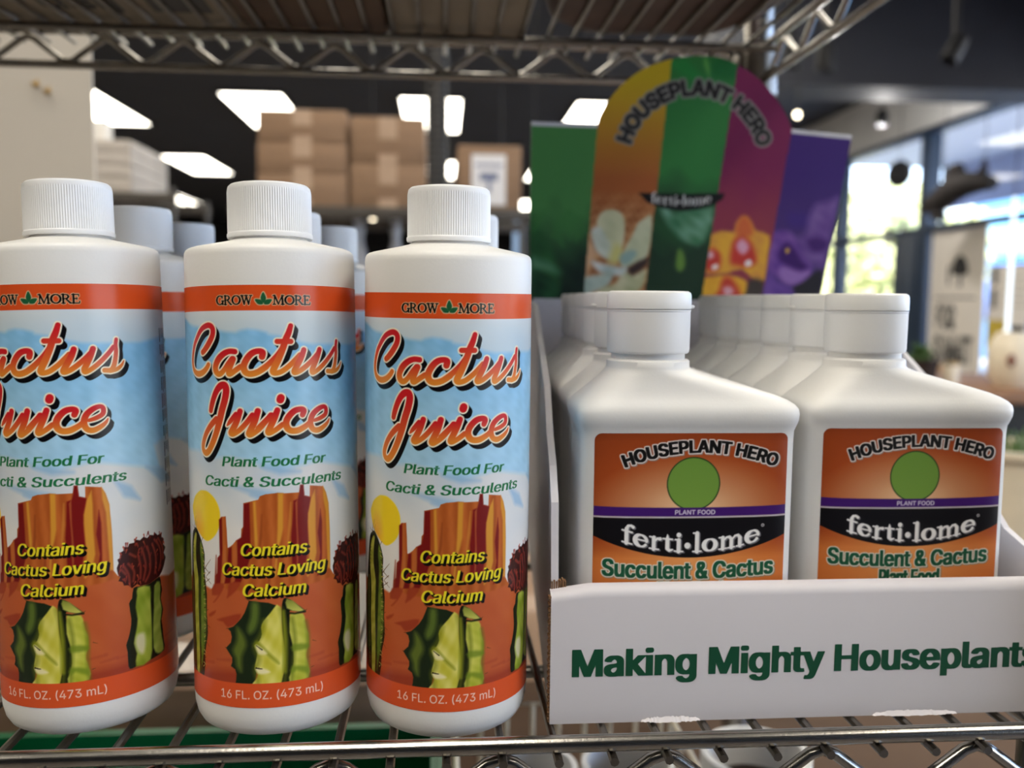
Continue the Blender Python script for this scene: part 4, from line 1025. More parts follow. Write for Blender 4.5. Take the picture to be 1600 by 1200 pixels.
# ------------------------------------------------------------------ chrome wire rack
X0, X1, Y0, Y1 = -640, 274, 320, 790
rack = empty('wire_shelving_rack', (0, 0, 0), 'chrome wire shelving rack holding the plant food bottles', 'shelving rack')
rack.location = (0, 0, 0)
def wpath(pts):
    return [(x*S, y*S, ZS + z*S) for x, y, z in pts]
def shelf(z):
    d = MB()
    k = int((X0 + 12 - 2.0)//20.77)
    x = 2.0 + 20.77*k
    while x < X1 - 6:
        d.tube(wpath([(x, Y0 - 5.5, z - 1.9), (x, Y0 - 3, z - 1.8), (x, Y1 + 4, z - 1.8), (x, Y1 + 17, z - 2.0)]), 1.75*S, 8)
        x += 20.77
    sh = d.build('shelf', M['chrome_dull'], rack)
    def rod(name, pts, r=3.3, n=14, mt='chrome'):
        return MB().tube(wpath(pts), r*S, n).build(name, M[mt], sh)
    for nm, y in (('front_rail', Y0), ('back_rail', Y1)):
        rod(nm, [(X0, y, z + 3.0), (X1, y, z + 3.0)])
        rod('lower_' + nm, [(X0, y + (1 if y == Y0 else -1)*2, z - 25), (X1, y + (1 if y == Y0 else -1)*2, z - 25)])
    for x in (X0, X1):
        rod('side_rail', [(x, Y0, z + 3.0), (x, Y1, z + 3.0)])
        rod('lower_side_rail', [(x, Y0, z - 25), (x, Y1, z - 25)])
    for y in (408, 576, 743):
        rod('support_rod', [(X0, y, z - 6.4), (X1, y, z - 6.4)], 2.9, 10, 'chrome_dull')
    # zigzag trusses
    for y, nm in ((Y0 + 2, 'front_truss'), (Y1 - 2, 'back_truss')):
        pts = []
        ph = 22.2 if y < 500 else -28.0
        n0 = int((X0 - ph)//62.4) + 1
        xx = ph + 62.4*n0
        while xx < X1 - 40:
            pts += [(xx - 5, y, z - 5.0), (xx, y, z - 3.2), (xx + 5, y, z - 5.0), (xx + 26, y, z - 20.8), (xx + 31.2, y, z - 22.6), (xx + 36.4, y, z - 20.8)]
            xx += 62.4
        pts += [(xx - 5, y, z - 5.0), (xx, y, z - 3.2)]
        rod(nm, pts, 2.5, 10)
    for x in (X0, X1):
        pts = []
        yy = Y0 + 30
        while yy < Y1 - 60:
            pts += [(x, yy - 5, z - 5.0), (x, yy, z - 3.2), (x, yy + 5, z - 5.0), (x, yy + 26, z - 20.8), (x, yy + 31.2, z - 22.6), (x, yy + 36.4, z - 20.8)]
            yy += 62.4
        rod('side_truss', pts, 2.5, 10)
    for y, s_ in ((Y0, 1), (Y1, -1)):
        for x, t_ in ((X0, 1), (X1, -1)):
            q = MB(S)
            q.lathe([(13.2, z - 36), (17.5, z - 36), (17.5, z - 30), (15.2, z + 2), (15.2, z + 6), (13.2, z + 6)], 32, x, y + s_*4)
            q.box(min(x + t_*14, x + t_*46), max(x + t_*14, x + t_*46), y + s_*1, y + s_*6, z - 33, z - 2, 1.0)
            o = q.build('corner_collar', M['chrome_dull'], sh)
            o.location = (0, 0, ZS)
    return sh
for z in (0, 384, -398):
    shelf(z)
for x in (X0, X1):
    for y in (Y0 + 4, Y1 - 4):
        q = MB(S)
        pr = []
        z = -1190.0
        while z < 1000:
            pr += [(12.7, z), (12.7, z + 23.4), (12.1, z + 23.9), (12.1, z + 24.9), (12.7, z + 25.4)]
            z += 25.4
        q.lathe(pr, 24, x, y)
        o = q.build('post', M['chrome'], rack)
        o.location = (0, 0, ZS)

# ------------------------------------------------------------------ round bottles of cactus food
def round_bottle():
    t = empty('plant_food_bottle', (0, 0, 0), '', 'bottle', 'round white bottles of cactus plant food')
    pr = [(0.01, 2.2), (20, 2.2), (24, 1.0), (26.5, 0), (28.5, .3), (30.6, 1.8), (32.0, 4.4), (32.8, 8), (33, 12), (33, 60), (33, 120), (33, 172), (33, 183.2), (32.85, 184.7), (32.4, 185.7), (31.5, 186.4), (30.0, 186.9),
          (24, 188.2), (19, 189.3), (16.2, 190.0), (14.6, 190.8), (14.2, 192), (14.2, 198)]
    q = MB(S).lathe(pr, 96)
    q.build('body', M['hdpe'], t, smooth=35)
    def rib(k, z):
        return (.12 if k % 2 else -.12) if 193.6 < z < 209.5 else 0
    pr = [(14.4, 191.2), (16.5, 191.2), (16.75, 191.8), (16.75, 192.7), (16.4, 193.2), (16.35, 193.7), (16.3, 209.2), (16.3, 210.2), (16.0, 211.4), (15.2, 212.2), (14, 212.4), (0.01, 212.4)]
    q = MB(S).lathe(pr, 220, mod=rib)
    q.build('cap', M['cap'], t, smooth=25)
    P, C = cactus_label(None)
    grid_mesh('label', P, C, M['ink_label'], t)
    return t
bot = round_bottle()
def tilt(lx, ly, rz):
    # the axis leans by (lx, ly); spun about its own axis first
    a = Vector((lx, ly, 1)).normalized()
    q = Vector((0, 0, 1)).rotation_difference(a)
    return (q.to_matrix() @ Matrix.Rotation(rz, 3, 'Z')).to_euler(), 33*.8*math.hypot(lx, ly)
spots = [
 (-142.9, 368.7, -.0278, .0291, -4.8, 'cactus food bottle cut by the left edge, in the front row'),
 (-66.5, 363.0, -.0132, .0412, 5.4, 'middle of the three cactus food bottles in the front row'),
 (2.2, 361.6, .0021, -.0044, 0, 'front row cactus food bottle right beside the white tray'),
 (-151, 463, 0, 0, -19, 'cactus food bottle directly behind the leftmost front one'),
 (-79, 474, 0, 0, -10, 'cactus food bottle directly behind the middle front one'),
 (12.5, 472, 0, 0, -12, 'cactus food bottle directly behind the one beside the tray'),
 (-154, 559, 0, 0, 10, 'third cactus food bottle back in the left row'),
 (-69, 567, 0, 0, -15, 'third cactus food bottle back in the middle row'),
]
for i, (x, y, lx, ly, rz, lab) in enumerate(spots):
    o = bot if i == 0 else copy_tree(bot)
    e, lift = tilt(lx, ly, math.radians(rz))
    o.location = V(x, y, 0) + Vector((0, 0, lift*S))
    o.rotation_euler = e
    o['label'] = lab

# ------------------------------------------------------------------ white tray of flat bottles with its header card
tray = empty('display_tray', V(0, 0, 0), 'white cardboard display tray with colourful header card and green lettering', 'display box')
def bxp(name, mt, fn, smooth=0):
    q = MB(S)
    fn(q)
    return q.build(name, M[mt], tray, smooth=smooth)
FX0, FX1, FY = 43.0, 262.0, 341.0
def front(q):
    # double front wall: outer face, rolled top, inner face
    prof = [(FY, .4), (FY, 52.0), (FY + .4, 53.6), (FY + 1.6, 55.2), (FY + 3.4, 56.1), (FY + 5.6, 56.3), (FY + 7.0, 55.6), (FY + 7.4, 54), (FY + 7.4, .4)]
    A = [q.p((FX0, y, z)) for y, z in prof]
    # the left end is crushed a little lower
    n = 14
    rings = []
    for k in range(n + 1):
        x = FX0 + (FX1 - FX0)*k/n
        dz = -2.2*math.exp(-((x - FX0)/7)**2)
        rings.append([q.p((x, y, z + (dz if z > 20 else 0))) for y, z in prof])
    for v in A:
        q.b.verts.remove(v)
    q.skin(rings)
fp = bxp('front_panel', 'board', front, 30)
side = [(346, .4), (346, 54), (352, 88), (368, 100), (392, 110), (420, 129), (460, 139), (500, 148), (560, 166), (640, 168), (640, .4)]
def sheer(v, k):
    v.co.x += k*(v.co.y - 341*S)
def side_panel(x, k, prof):
    q = MB(S)
    q.prism([(y, z) for y, z in prof], 3.0, 'x', x)
    for v in q.b.verts:
        sheer(v, k)
    return q.build('side_panel', M['board'], tray, smooth=0)
side_panel(43.2, .063, side)
side_r = [(346, .4), (346, 54), (388, 66), (402, 76), (450, 122), (500, 146), (560, 166), (640, 168), (640, .4)]
side_panel(258.8, .010, side_r)
bxp('bottom_panel', 'board', lambda q: q.prism([(46.5, 349), (258.5, 349), (261, 639), (65, 639)], 2.2, 'z', .4))
bxp('back_panel', 'board', lambda q: q.prism([(64, .4), (261.3, .4), (261.3, 170.2), (64, 170.2)], 2.6, 'y', 632.4))
# brown corrugated edges that show at the cut corner and left edge
fl = MB(S)
for k in range(40):
    z = 1.0 + k*1.3
    fl.box(42.4 - (k % 2)*.35, 43.1, 341.3, 344.2, z, z + .9)
for k in range(7):
    fl.box(43.6 + k*.9, 44.2 + k*.9, 346.0, 349.8, 52.0 + (k % 2)*.5, 57.2 + (k % 2)*.6)
fl.build('corrugated_edge', M['flute'], tray, smooth=0)
# torn strips where the perforation was pulled off
for x0, x1 in ((80, 104), (176, 212)):
    q = MB(S)
    n = 40
    rr = random.Random(int(x0))
    topv, botv, tb2, bb2 = [], [], [], []
    for i in range(n + 1):
        x = x0 + (x1 - x0)*i/n
        e = math.sin(math.pi*i/n)
        zt = .9 + 1.7*e**.5 + rr.uniform(-.35, .35)
        zb = .5 + rr.uniform(-.25, .2)
        topv.append(q.p((x, 340.9 - .25*e, zt))); botv.append(q.p((x, 339.9 - .7*e, zb + .3)))
        bb2.append(q.p((x, 341.2, zb)))
    for i in range(n):
        q.b.faces.new((topv[i], topv[i + 1], botv[i + 1], botv[i]))
        q.b.faces.new((botv[i], botv[i + 1], bb2[i + 1], bb2[i]))
    q.build('torn_strip', M['board'], tray, smooth=20)
# green lettering on the front
us = np.linspace(49.5, 257, 1040)
zs = np.linspace(13, 34, 106)
gu, gz = np.meshgrid(us, zs)
sh = Sheet(gu, gz, (255, 255, 255))
full = np.full(gu.shape, 9.0)
w, d = sh.heavy(text_segs('Making Mighty Houseplants', 51.6, 247.0, 19.7, 11.3, 0, .84, .25), .84, .25, 2)
full[w] = d
vv, ff = filled_outline(full, us, zs, .02)
q = MB(S)
bv = [q.p((a, FY - .12, b)) for a, b in vv]
for f in ff:
    q.b.faces.new([bv[i] for i in f])
lt = q.build('lettering', M['greenprint'], tray, smooth=0)
tag(lt, 'bold dark green lettering')

# header card: white board with the printed sheet on its face
P, C, outl = header_card(None, 636.2)
q = MB(S)
q.prism(outl, 1.6, 'y', 636.4)
hc = q.build('header_card', M['board'], tray, smooth=0)
pr_ = grid_mesh('print', P*S, C, M['ink_card'], hc)

# flat bottles
def ring(a, b, n, z, N=112):
    o = []
    for k in range(N):
        t = 2*math.pi*(k + .5)/N
        c, s_ = math.cos(t), math.sin(t)
        o.append((a*math.copysign(abs(c)**(2/n), c), b*math.copysign(abs(s_)**(2/n), s_), z))
    return o
def flat_bottle():
    t = empty('plant_food_bottle', (0, 0, 0), '', 'bottle', 'flat white bottles in the display tray')
    q = MB(S)
    rings = [[q.p((p[0] + dx, p[1], p[2])) for p in ring(a, b, n, z)] for z, a, b, n, dx in FB]
    q.skin(rings)
    q.build('body', M['hdpe'], t, smooth=40)
    def rib(k, z):
        return (.12 if k % 2 else -.12) if 146.2 < z < 161.6 else 0
    pr = [(14, 144.6), (16.4, 144.6), (16.9, 145.0), (17.1, 145.5), (17.1, 146), (17.15, 146.4), (17.25, 161.4), (17.25, 161.8), (17.5, 162.3), (17.5, 162.7), (14, 162.8)]
    MB(S).lathe(pr, 180, mod=rib).build('cap', M['cap'], t, smooth=25, loc=(-14.5*S, 0, 0))
    pr = [(14, 162.9), (17.5, 163.0), (17.6, 163.6), (17.55, 168.6), (17.2, 169.7), (16.2, 170.4), (0.01, 170.5)]
    q = MB(S).lathe(pr, 96)
    q.tube([(16.6, -2.6, 164.0), (18.3, -1.6, 164.0), (18.9, 0, 164.0), (18.3, 1.6, 164.0), (16.6, 2.6, 164.0)], .75, 8)
    q.build('flip_lid', M['lid'], t, smooth=35, loc=(-14.5*S, 0, 0))
    P, C = flat_label(None)
    grid_mesh('label', P, C, M['ink_flat'], t)
    return t
fb = flat_bottle()
pos = []
names = ['second', 'third', 'fourth', 'fifth', 'rearmost']
for k in range(6):
    pos.append((101.2 + 1.9*k, 353 + 19.9 + 43.6*k, [0, .5, -1, .8, -.6, .5][k], 'flat white bottle at the front left of the tray, thumb tab on the right' if k == 0 else 'flat white bottle %s from the front in the left row of the tray' % names[k - 1]))
for k in range(6):
    pos.append((202.0 + 1.2*k, 365.7 + 19.9 + 43.6*k, [0, .6, -.5, .7, -.5, .4][k], 'flat white bottle at the front right of the tray, label fully visible' if k == 0 else 'flat white bottle %s from the front in the right row of the tray' % names[k - 1]))
for i, (x, y, rz, lab) in enumerate(pos):
    o = fb if i == 0 else copy_tree(fb)
    o.location = V(x, y, 2.75)
    o.rotation_euler = (0, 0, math.radians(rz))
    o['label'] = lab
# the lids turn independently of the bottles, so the thumb tabs point different ways
lids = [c for b in bpy.data.objects if b.name.startswith('plant_food_bottle') for c in b.children if c.name.startswith('flip_lid')]
for c in lids:
    lab = c.parent['label']
    a = 0 if 'front left' in lab else (100 if 'front right' in lab else {'second': 180, 'third': 70, 'fourth': 250, 'fifth': 120, 'rearmost': 80}[[n for n in names if n in lab][0]])
    c.rotation_euler = (0, 0, math.radians(a))

# ------------------------------------------------------------------ goods on the shelf above
def carton(name, x0, x1, y0, y1, z0, z1, mt, label, cat='carton', group=None, tapem='tape', bevel=.004, face_tape=True):
    """closed cardboard carton with flap seam and tape; millimetres on the rack, origin at its base"""
    t = empty(name, V((x0 + x1)/2, (y0 + y1)/2, z0), label, cat, group)
    w, d, h = (x1 - x0)/2*S, (y1 - y0)/2*S, (z1 - z0)*S
    q = MB()
    q.box(-w, w, -d, d, 0, h, min(bevel, h*.1))
    q.build('body', M[mt], t)
    MB().box(-w*.98, w*.98, -.03, .03, h - .0005, h + .0006).build('tape', M[tapem], t, smooth=0)
    if face_tape:
        MB().box(-.028, .028, -d - .0006, -d + .0005, h*.52, h).build('tape', M[tapem], t, smooth=0)
        MB().box(-.028, .028, -d - .0006, -d + .0005, 0, h*.2).build('tape', M[tapem], t, smooth=0)
    return t
zu = 384.2
M['dim_carton'] = material('shaded_carton', rgb(134, 124, 108), .7, var=.12, scale=8)  # grey carton darkened: the upper shelf's shade is put into this colour
c = carton('carton', -585, -158, 350, 780, zu, zu + 300, 'dim_carton', 'grey printed carton lying above the left cactus bottles, on upper shelf', face_tape=False)
sg = MB(S)
# large dark lettering printed on the underside
def flat_text(txt, x0, x1, y0, cap, place, mt, name, parent, bold=.02):
    cu = bpy.data.curves.new('lettering', 'FONT')
    cu.body = txt
    cu.size = 1
    cu.offset = bold
    if FONT: cu.font = FONT
    to = bpy.data.objects.new('lettering', cu)
    col.objects.link(to)
    me = bpy.data.meshes.new_from_object(to.evaluated_get(bpy.context.evaluated_depsgraph_get()))
    bpy.data.objects.remove(to)
    a = np.array([v.co[:] for v in me.vertices])
    lo, hi = a[:, 0].min(), a[:, 0].max()
    hc_ = glyphs('H')[1]
    for v, p in zip(me.vertices, a):
        v.co = place(x0 + (p[0] - lo)/(hi - lo)*(x1 - x0), y0 + p[1]/hc_*cap)
    me.update()
    me.materials.clear()
    me.materials.append(M[mt])
    me.name = name
    o = bpy.data.objects.new(name, me)
    col.objects.link(o)
    o.parent = parent
    return o
flat_text('usij', .0745, .1325, 0, .030, lambda u, v: Vector((u, .153 - v, -.0006)), 'black_m', 'lettering', c)
q = MB(); q.box(.155, .198, .107, .155, -.0008, .0002); q.build('printed_panel', M['black_m'], c, smooth=0)
carton('carton', -156, -44, 340, 783, zu, zu + 220, 'kraft_d', 'small dark brown carton beside the grey one, on upper shelf', face_tape=False)
carton('carton', -42, 66, 340, 784, zu, zu + 180, 'dim_carton', 'pale carton in shiny wrap in the middle of the upper shelf', face_tape=False)
# a filled sack with lumpy surface
t = empty('sack', V(164, 580, zu + 1), 'dark brown filled sack at the right of the upper shelf', 'sack')
q = MB()
bmesh.ops.create_icosphere(q.b, subdivisions=4, radius=1)
for v in q.b.verts:
    p = v.co.copy()
    sq = Vector((math.copysign(abs(p.x)**.5, p.x), math.copysign(abs(p.y)**.5, p.y), math.copysign(abs(p.z)**.7, p.z)))
    nz = mnoise.noise(p*3.0)*.05
    v.co = Vector((sq.x*.096*(1 + nz*.4), sq.y*.2*(1 + nz*.4), max(0, .045 + sq.z*.055*(1 + 3*nz))))
q.build('body', M['sack'], t, smooth=60)
q = MB()
q.tube([(-.06, -.165, .05), (-.02, -.172, .056), (.03, -.172, .05), (.06, -.165, .054)], .006, 8)
q.build('seam', M['kraft_d'], t)

# brass hooks on the pale column
for k, (x, z, lab) in enumerate(((-.552, .455, 'upper left brass cup hook on the pale column'), (-.537, .446, 'lower right brass cup hook on the pale column'))):
    t = empty('cup_hook', (x, 1.30, ZS + z), lab, 'hook', 'brass hooks on the pale column')
    q = MB()
    q.lathe([(.0008, 0), (.0042, 0), (.0042, .0012), (.0016, .002), (.0016, .012)], 16)
    o = q.build('plate', M['brass'], t, rot=(math.pi/2, 0, 0))
    q = MB()
    q.tube([(0, -.010, 0), (0, -.014, -.001), (.004, -.018, -.004), (.008, -.018, -.002), (.009, -.018, .003)], .0014, 8)
    q.build('hook', M['brass'], t)

# ------------------------------------------------------------------ stock behind: storage rack with boxes
def storage_rack(x0, x1, y0, y1, z, label, slab='black_m'):
    t = empty('storage_rack', ((x0 + x1)/2*S, (y0 + y1)/2*S, 0), label, 'storage rack')
    w, d = (x1 - x0)/2*S, (y1 - y0)/2*S
    for zz in (z, z - 640):
        q = MB()
        q.box(-w, w, -d, -d + .02, ZS + zz*S - .035, ZS + zz*S, .003)
        q.box(-w, w, d - .02, d, ZS + zz*S - .035, ZS + zz*S, .003)
        n = int((x1 - x0)/40)
        for k in range(n + 1):
            xx = -w + .01 + (2*w - .02)*k/n
            q.tube([(xx, -d, ZS + zz*S - .004), (xx, d, ZS + zz*S - .004)], .003, 6)
        q.build('shelf', M['grey_metal'], t)
    for sx in (-1, 1):
        for sy in (-1, 1):
            MB().tube([(sx*(w - .015), sy*(d - .015), 0), (sx*(w - .015), sy*(d - .015), ZS + z*S + .02)], .012, 12).build('post', M['grey_metal'], t)
    return t
storage_rack(-640, 300, 2780, 3260, 447, 'wire storage rack behind, carrying the brown cardboard boxes')
storage_rack(-2000, -1020, 3580, 4100, 566, 'wire storage rack far left, carrying flat white cartons')
g = 'brown boxes stacked on the storage rack'
for i, (x0, x1, z0, z1, lab) in enumerate((
    (-558, -288, 448, 545, 'brown cardboard box at the bottom of the left stack'),
    (-557, -289, 546, 636, 'brown cardboard box in the middle of the left stack'),
    (-554, -290, 637, 733, 'brown cardboard box on top of the left stack'),
    (-280, -52, 448, 579, 'brown cardboard box at the bottom of the right stack'),
    (-277, -54, 580, 718, 'brown cardboard box on top of the right stack'))):
    carton('cardboard_box', x0, x1, 2800, 3180, z0, z1, 'kraft', lab, 'box', g)
b = carton('cardboard_box', 46, 242, 2800, 3080, 448, 640, 'kraft', 'brown cardboard box with a white printed sheet, next to the header card', 'box', None, face_tape=False)
q = MB(); q.box(-.055, .05, -.1415, -.1403, .012, .165); sheet = q.build('paper_sheet', M['paper'], b, smooth=0)
tag(sheet, 'white paper sheet with blue print')
q = MB()
q.box(-.044, .04, -.1422, -.1416, .128, .136)
q.box(-.03, .026, -.1422, -.1416, .085, .11)
q.box(-.007, .005, -.1422, -.1416, .05, .085)
q.build('printed_mark', material('blue_print', rgb(120, 128, 156), .6), sheet, smooth=0)
g = 'flat white cartons in a pile'
M['pile_carton'] = material('greyish_carton', rgb(176, 168, 160), .65, var=.1, scale=8)
for i, (z0, z1) in enumerate(((568, 618), (619, 668), (669, 716), (717, 764))):
    carton('flat_carton', -1560, -1190, 3600, 4060, z0, z1, 'pile_carton', ['flat white carton at the bottom of the far left pile', 'flat white carton second from the bottom of the far left pile', 'flat white carton second from the top of the far left pile', 'flat white carton on top of the far left pile'][i], 'carton', g, face_tape=False, tapem='grey_paper')
carton('small_carton', -1350, -1290, 3620, 3700, 766, 842, 'white_carton', 'small white carton standing on the far left pile', face_tape=False, tapem='grey_paper')
# terracotta blur under the pile
t = empty('basket', V(-1240, 3700, -72), 'brown wicker basket below the far left pile of cartons', 'basket')
q = MB(S)
q.lathe([(80, 0), (120, 0), (150, 60), (165, 190), (170, 200), (160, 200), (140, 60), (110, 12), (0.01, 12)], 40, cap=False)
q.build('body', M['wood'], t)
# spray bottles on the lower storage shelf
def spray(x, y, z, lab):
    t = empty('spray_bottle', V(x, y, z), lab, 'spray bottle', 'foggy spray bottles on the storage rack')
    q = MB(S)
    q.lathe([(0.01, 0), (40, 0), (44, 6), (44, 150), (40, 190), (30, 225), (18, 262), (14, 280), (14, 300), (0.01, 300)], 32)
    q.build('bottle', M['foggy'], t)
    q = MB(S)
    q.lathe([(16, 300), (18, 302), (18, 326), (12, 330), (0.01, 330)], 24)
    q.box(-12, 12, -70, 30, 330, 356, 4)
    q.tube([(0, -40, 332), (0, -52, 310), (0, -46, 285)], 5, 8)
    q.build('trigger_head', M['foggy'], t)
spray(-147, 2880, 70, 'foggy spray bottle between the middle and right front bottle caps')
spray(-262, 2880, 70, 'foggy spray bottle just right of the middle bottle cap')
# corrugated black duct hanging from the ceiling
t = empty('duct', (-.02, 3.36, CZ), 'black corrugated duct hanging beside the right stack of brown boxes', 'duct')
pr = []
z = 0.0
while z > -1.95:
    pr += [(.042, z), (.036, z - .012)]
    z -= .024
MB().lathe(pr, 24).build('hose', M['black_m'], t)
MB().lathe([(.06, -.01), (.06, 0)], 24).build('flange', M['black_m'], t)
# tall pale blue panel far behind
t = empty('banner', (.303, 3.6, 0), 'narrow pale blue standing banner left of the header card', 'banner')
MB().box(-.022, .022, -.006, .006, .12, ZS + .52, .002).build('panel', M['bluepipe'], t)
MB().box(-.12, .12, -.1, .1, 0, .12, .01).build('base', M['black_m'], t)
# small hanging bulbs
for x, y, z, lab in ((-.377, 5.0, .593, 'small lit bulb left of the right cactus bottle cap'), (.323, 5.0, .563, 'small lit bulb right of the right cactus bottle cap'), (.503, 5.0, .662, 'small lit bulb at the left edge of the header card'), (2.06, 5.2, 1.26, 'small lit bulb at the right edge of the header card')):
    t = empty('hanging_bulb', (x, y, CZ), lab, 'bulb', 'small bulbs hanging in the shop')
    h = ZS + z - CZ
    MB().tube([(0, 0, 0), (0, 0, h + .03)], .003, 6).build('cord', M['black_m'], t)
    MB().lathe([(.008, h + .014), (.009, h + .034), (.004, h + .036)], 12).build('socket', M['black_m'], t)
    MB().ball((0, 0, h), .016, 3, (1, 1, 1.15)).build('bulb', M['bulb'], t)

# ------------------------------------------------------------------ right side: track lights, window things
t = empty('lighting_track', (2.5, 5.0, CZ - .3), 'dark lighting track below the ceiling beside the window wall', 'lighting track')
q = MB(); q.box(-.9, 1.5, -.02, .02, .06, .10, .004); q.build('rail', M['ceil'], t)
q = MB()
for x in (-.8, .3, 1.4):
    q.tube([(x, 0, .1), (x, 0, .3)], .006, 8)
q.build('rod', M['ceil'], t)
for x, y, z, tl, lab in ((2.13, 5.0, 1.53, 0, 'black track spotlight hanging straight down right of the upper shelf corner'), (2.88, 5.0, 1.60, 28, 'black track spotlight tilted, nearest the right edge'), (1.93, 5.0, 1.54, 0, 'black track spotlight half hidden by the upper shelf corner')):
    t = empty('track_spotlight', (x, y, CZ - .24), lab, 'spotlight', 'black track spotlights')
    h = ZS + z - CZ + .24
    MB().tube([(0, 0, 0), (0, 0, h + .06)], .018, 12).build('stem', M['black_m'], t)
    q = MB()
    q.lathe([(.02, .09), (.04, .08), (.05, .02), (.052, -.07), (.046, -.07), (.04, 0)], 28)
    q.build('head', M['black_m'], t, loc=(0, 0, h), rot=(0, math.radians(tl), 0))
t = empty('pendant', (3.66, 7.4, CZ), 'small dark pendant hanging in front of the white wall above windows', 'pendant light')
h = ZS + 1.71 - CZ
q = MB(); q.tube([(0, 0, 0), (0, 0, h + .08)], .006, 8); q.build('cord', M['black_m'], t)
q = MB(); q.lathe([(.012, h + .08), (.04, h + .06), (.052, h - .01), (.046, h - .06), (.044, h - .06), (.036, h + .04)], 20, cap=False); q.build('shade', M['black_m'], t)
ld = bpy.data.lights.new('wall_fill_light', 'POINT')  # added fill light below the dark pendant, brightens the wall above the windows
ld.energy = 32
ld.shadow_soft_size = .03
ld.color = (1.0, .96, .92)
lo = bpy.data.objects.new('wall_fill_light', ld)
col.objects.link(lo)
lo.parent = t
lo.location = (0, 0, h - .1)

# round black sign and driftwood hung in the window
t = empty('round_sign', (4.5, 8.69, ZS + 1.448), 'round black sign hanging in the window', 'sign', None, (0, 0, math.radians(32)))
q = MB(); q.lathe([(.005, -.012), (.125, -.012), (.133, -.006), (.133, .006), (.125, .012), (.005, .012)], 48); q.build('disc', M['black_m'], t, rot=(0, math.pi/2, 0))
q = MB(); q.tube([(0, 0, .13), (0, 0, CZ - ZS - 1.448)], .003, 6); q.build('cord', M['black_m'], t)
t = empty('driftwood', (4.25, 7.25, ZS + 1.08), 'dark gnarled piece of driftwood hanging in the right window', 'driftwood')
q = MB()
q.tube([(0, .50, -.10), (0, .38, -.05), (.02, .2, .0), (0, 0, .05), (-.02, -.2, .06), (0, -.36, .05), (.02, -.48, .02)], [.03, .075, .1, .12, .11, .08, .05], 14)
q.tube([(0, .34, -.06), (.02, .28, -.15), (0, .2, -.17)], [.06, .06, .03], 10)
q.tube([(0, .05, .1), (0, 0, .2), (0, -.06, .22)], [.08, .07, .04], 10)
q.tube([(0, -.3, .08), (0, -.36, .17), (0, -.38, .22)], [.05, .03, .012], 8)
for v in q.b.verts:
    v.co += Vector((mnoise.noise(v.co*9)*.02, mnoise.noise(v.co*9 + Vector((5, 0, 0)))*.03, mnoise.noise(v.co*9 + Vector((0, 5, 0)))*.03))
q.build('branch', M['drift'], t)
q = MB(); q.tube([(0, -.38, .2), (0, -.38, CZ - ZS - 1.08)], .003, 6); q.tube([(0, .2, .06), (0, .2, CZ - ZS - 1.08)], .003, 6); q.build('wire', M['black_m'], t)
# posters on the glass
def poster(y0, y1, z0, z1, label, x=4.6805):
    t = empty('poster', (x, (y0 + y1)/2, ZS + z0), label, 'poster')
    w, h = (y0 - y1)/2, z1 - z0
    MB().box(-.004, .004, -w, w, 0, h, .001).build('board', M['poster'], t, smooth=0)
    return t, w, h
t, w, h = poster(8.33, 7.46, -.62, .85, 'tall beige poster with a dark mushroom emblem in the window')
xp = -.0052
q = MB()
pts = [(math.cos(a)*.13, math.sin(a)*.16 if math.sin(a) > 0 else math.sin(a)*.02) for a in [2*math.pi*k/32 for k in range(32)]]
q.prism([(-.05 + a, h - .40 + b_) for a, b_ in pts], .001, 'x', xp)
q.prism([(-.09, h - .52), (-.03, h - .52), (-.04, h - .40), (-.08, h - .40)], .001, 'x', xp)
q.prism([(.10, h - .50), (.14, h - .50), (.14, h - .34), (.10, h - .32)], .001, 'x', xp)
q.build('emblem', M['black_m'], t, smooth=0)
q = MB(); q.box(xp, xp + .001, -w*.72, w*.8, h - .63, h - .615); q.build('rule', M['black_m'], t, smooth=0)
flat_text('FOR', -.22, .10, 0, .2, lambda u, v: Vector((xp, -u + .08, h - .90 + v)), 'black_m', 'lettering', t, .03)
flat_text('SUMMIT', -.32, .30, 0, .22, lambda u, v: Vector((xp, -u + .0, h - 1.2 + v)), 'black_m', 'lettering', t, .03)
q = MB(); q.box(xp, xp + .001, .05, w*.95, 0, .23); q.build('orange_patch', material('peach_print', rgb(214, 172, 130), .6), t, smooth=0)
t, w, h = poster(7.40, 6.86, -.22, .50, 'grey poster with yellow and black blocks next to the beige poster')
for a_ in ((.55, .8, .78, .98), (.55, .8, .5, .72), (-.9, -.15, .05, .3)):
    MB().box(xp, xp + .001, w*a_[0], w*a_[1], h*a_[2], h*a_[3]).build('black_block', M['black_m'], t, smooth=0)
q = MB(); q.box(xp - .001, xp, -w*.05, w*.95, 0, h*.36); q.build('yellow_block', material('yellow_print', rgb(206, 178, 58), .6), t, smooth=0)
q = MB()
for k in range(5):
    q.box(xp, xp + .001, -w*.8, w*.35, h*(.52 + .08*k), h*(.53 + .08*k))
q.build('small_print', material('grey_print', rgb(150, 140, 130), .6), t, smooth=0)
t = empty('tube_lamp', (4.42, 6.72, CZ), 'slim pale glowing tube lamp hanging at the right edge', 'lamp')
MB().tube([(0, 0, ZS + 1.0 - CZ), (0, 0, ZS - .02 - CZ)], .013, 14).build('tube', M['tube'], t)
MB().tube([(0, 0, ZS - .02 - CZ), (0, 0, ZS - .06 - CZ), (0, 0, ZS - .14 - CZ), (0, 0, ZS - .17 - CZ)], [.013, .034, .038, .022], 16).build('end_bulb', M['tube'], t)
MB().tube([(0, 0, 0), (0, 0, ZS + 1.0 - CZ)], .004, 6).build('cord', M['black_m'], t)

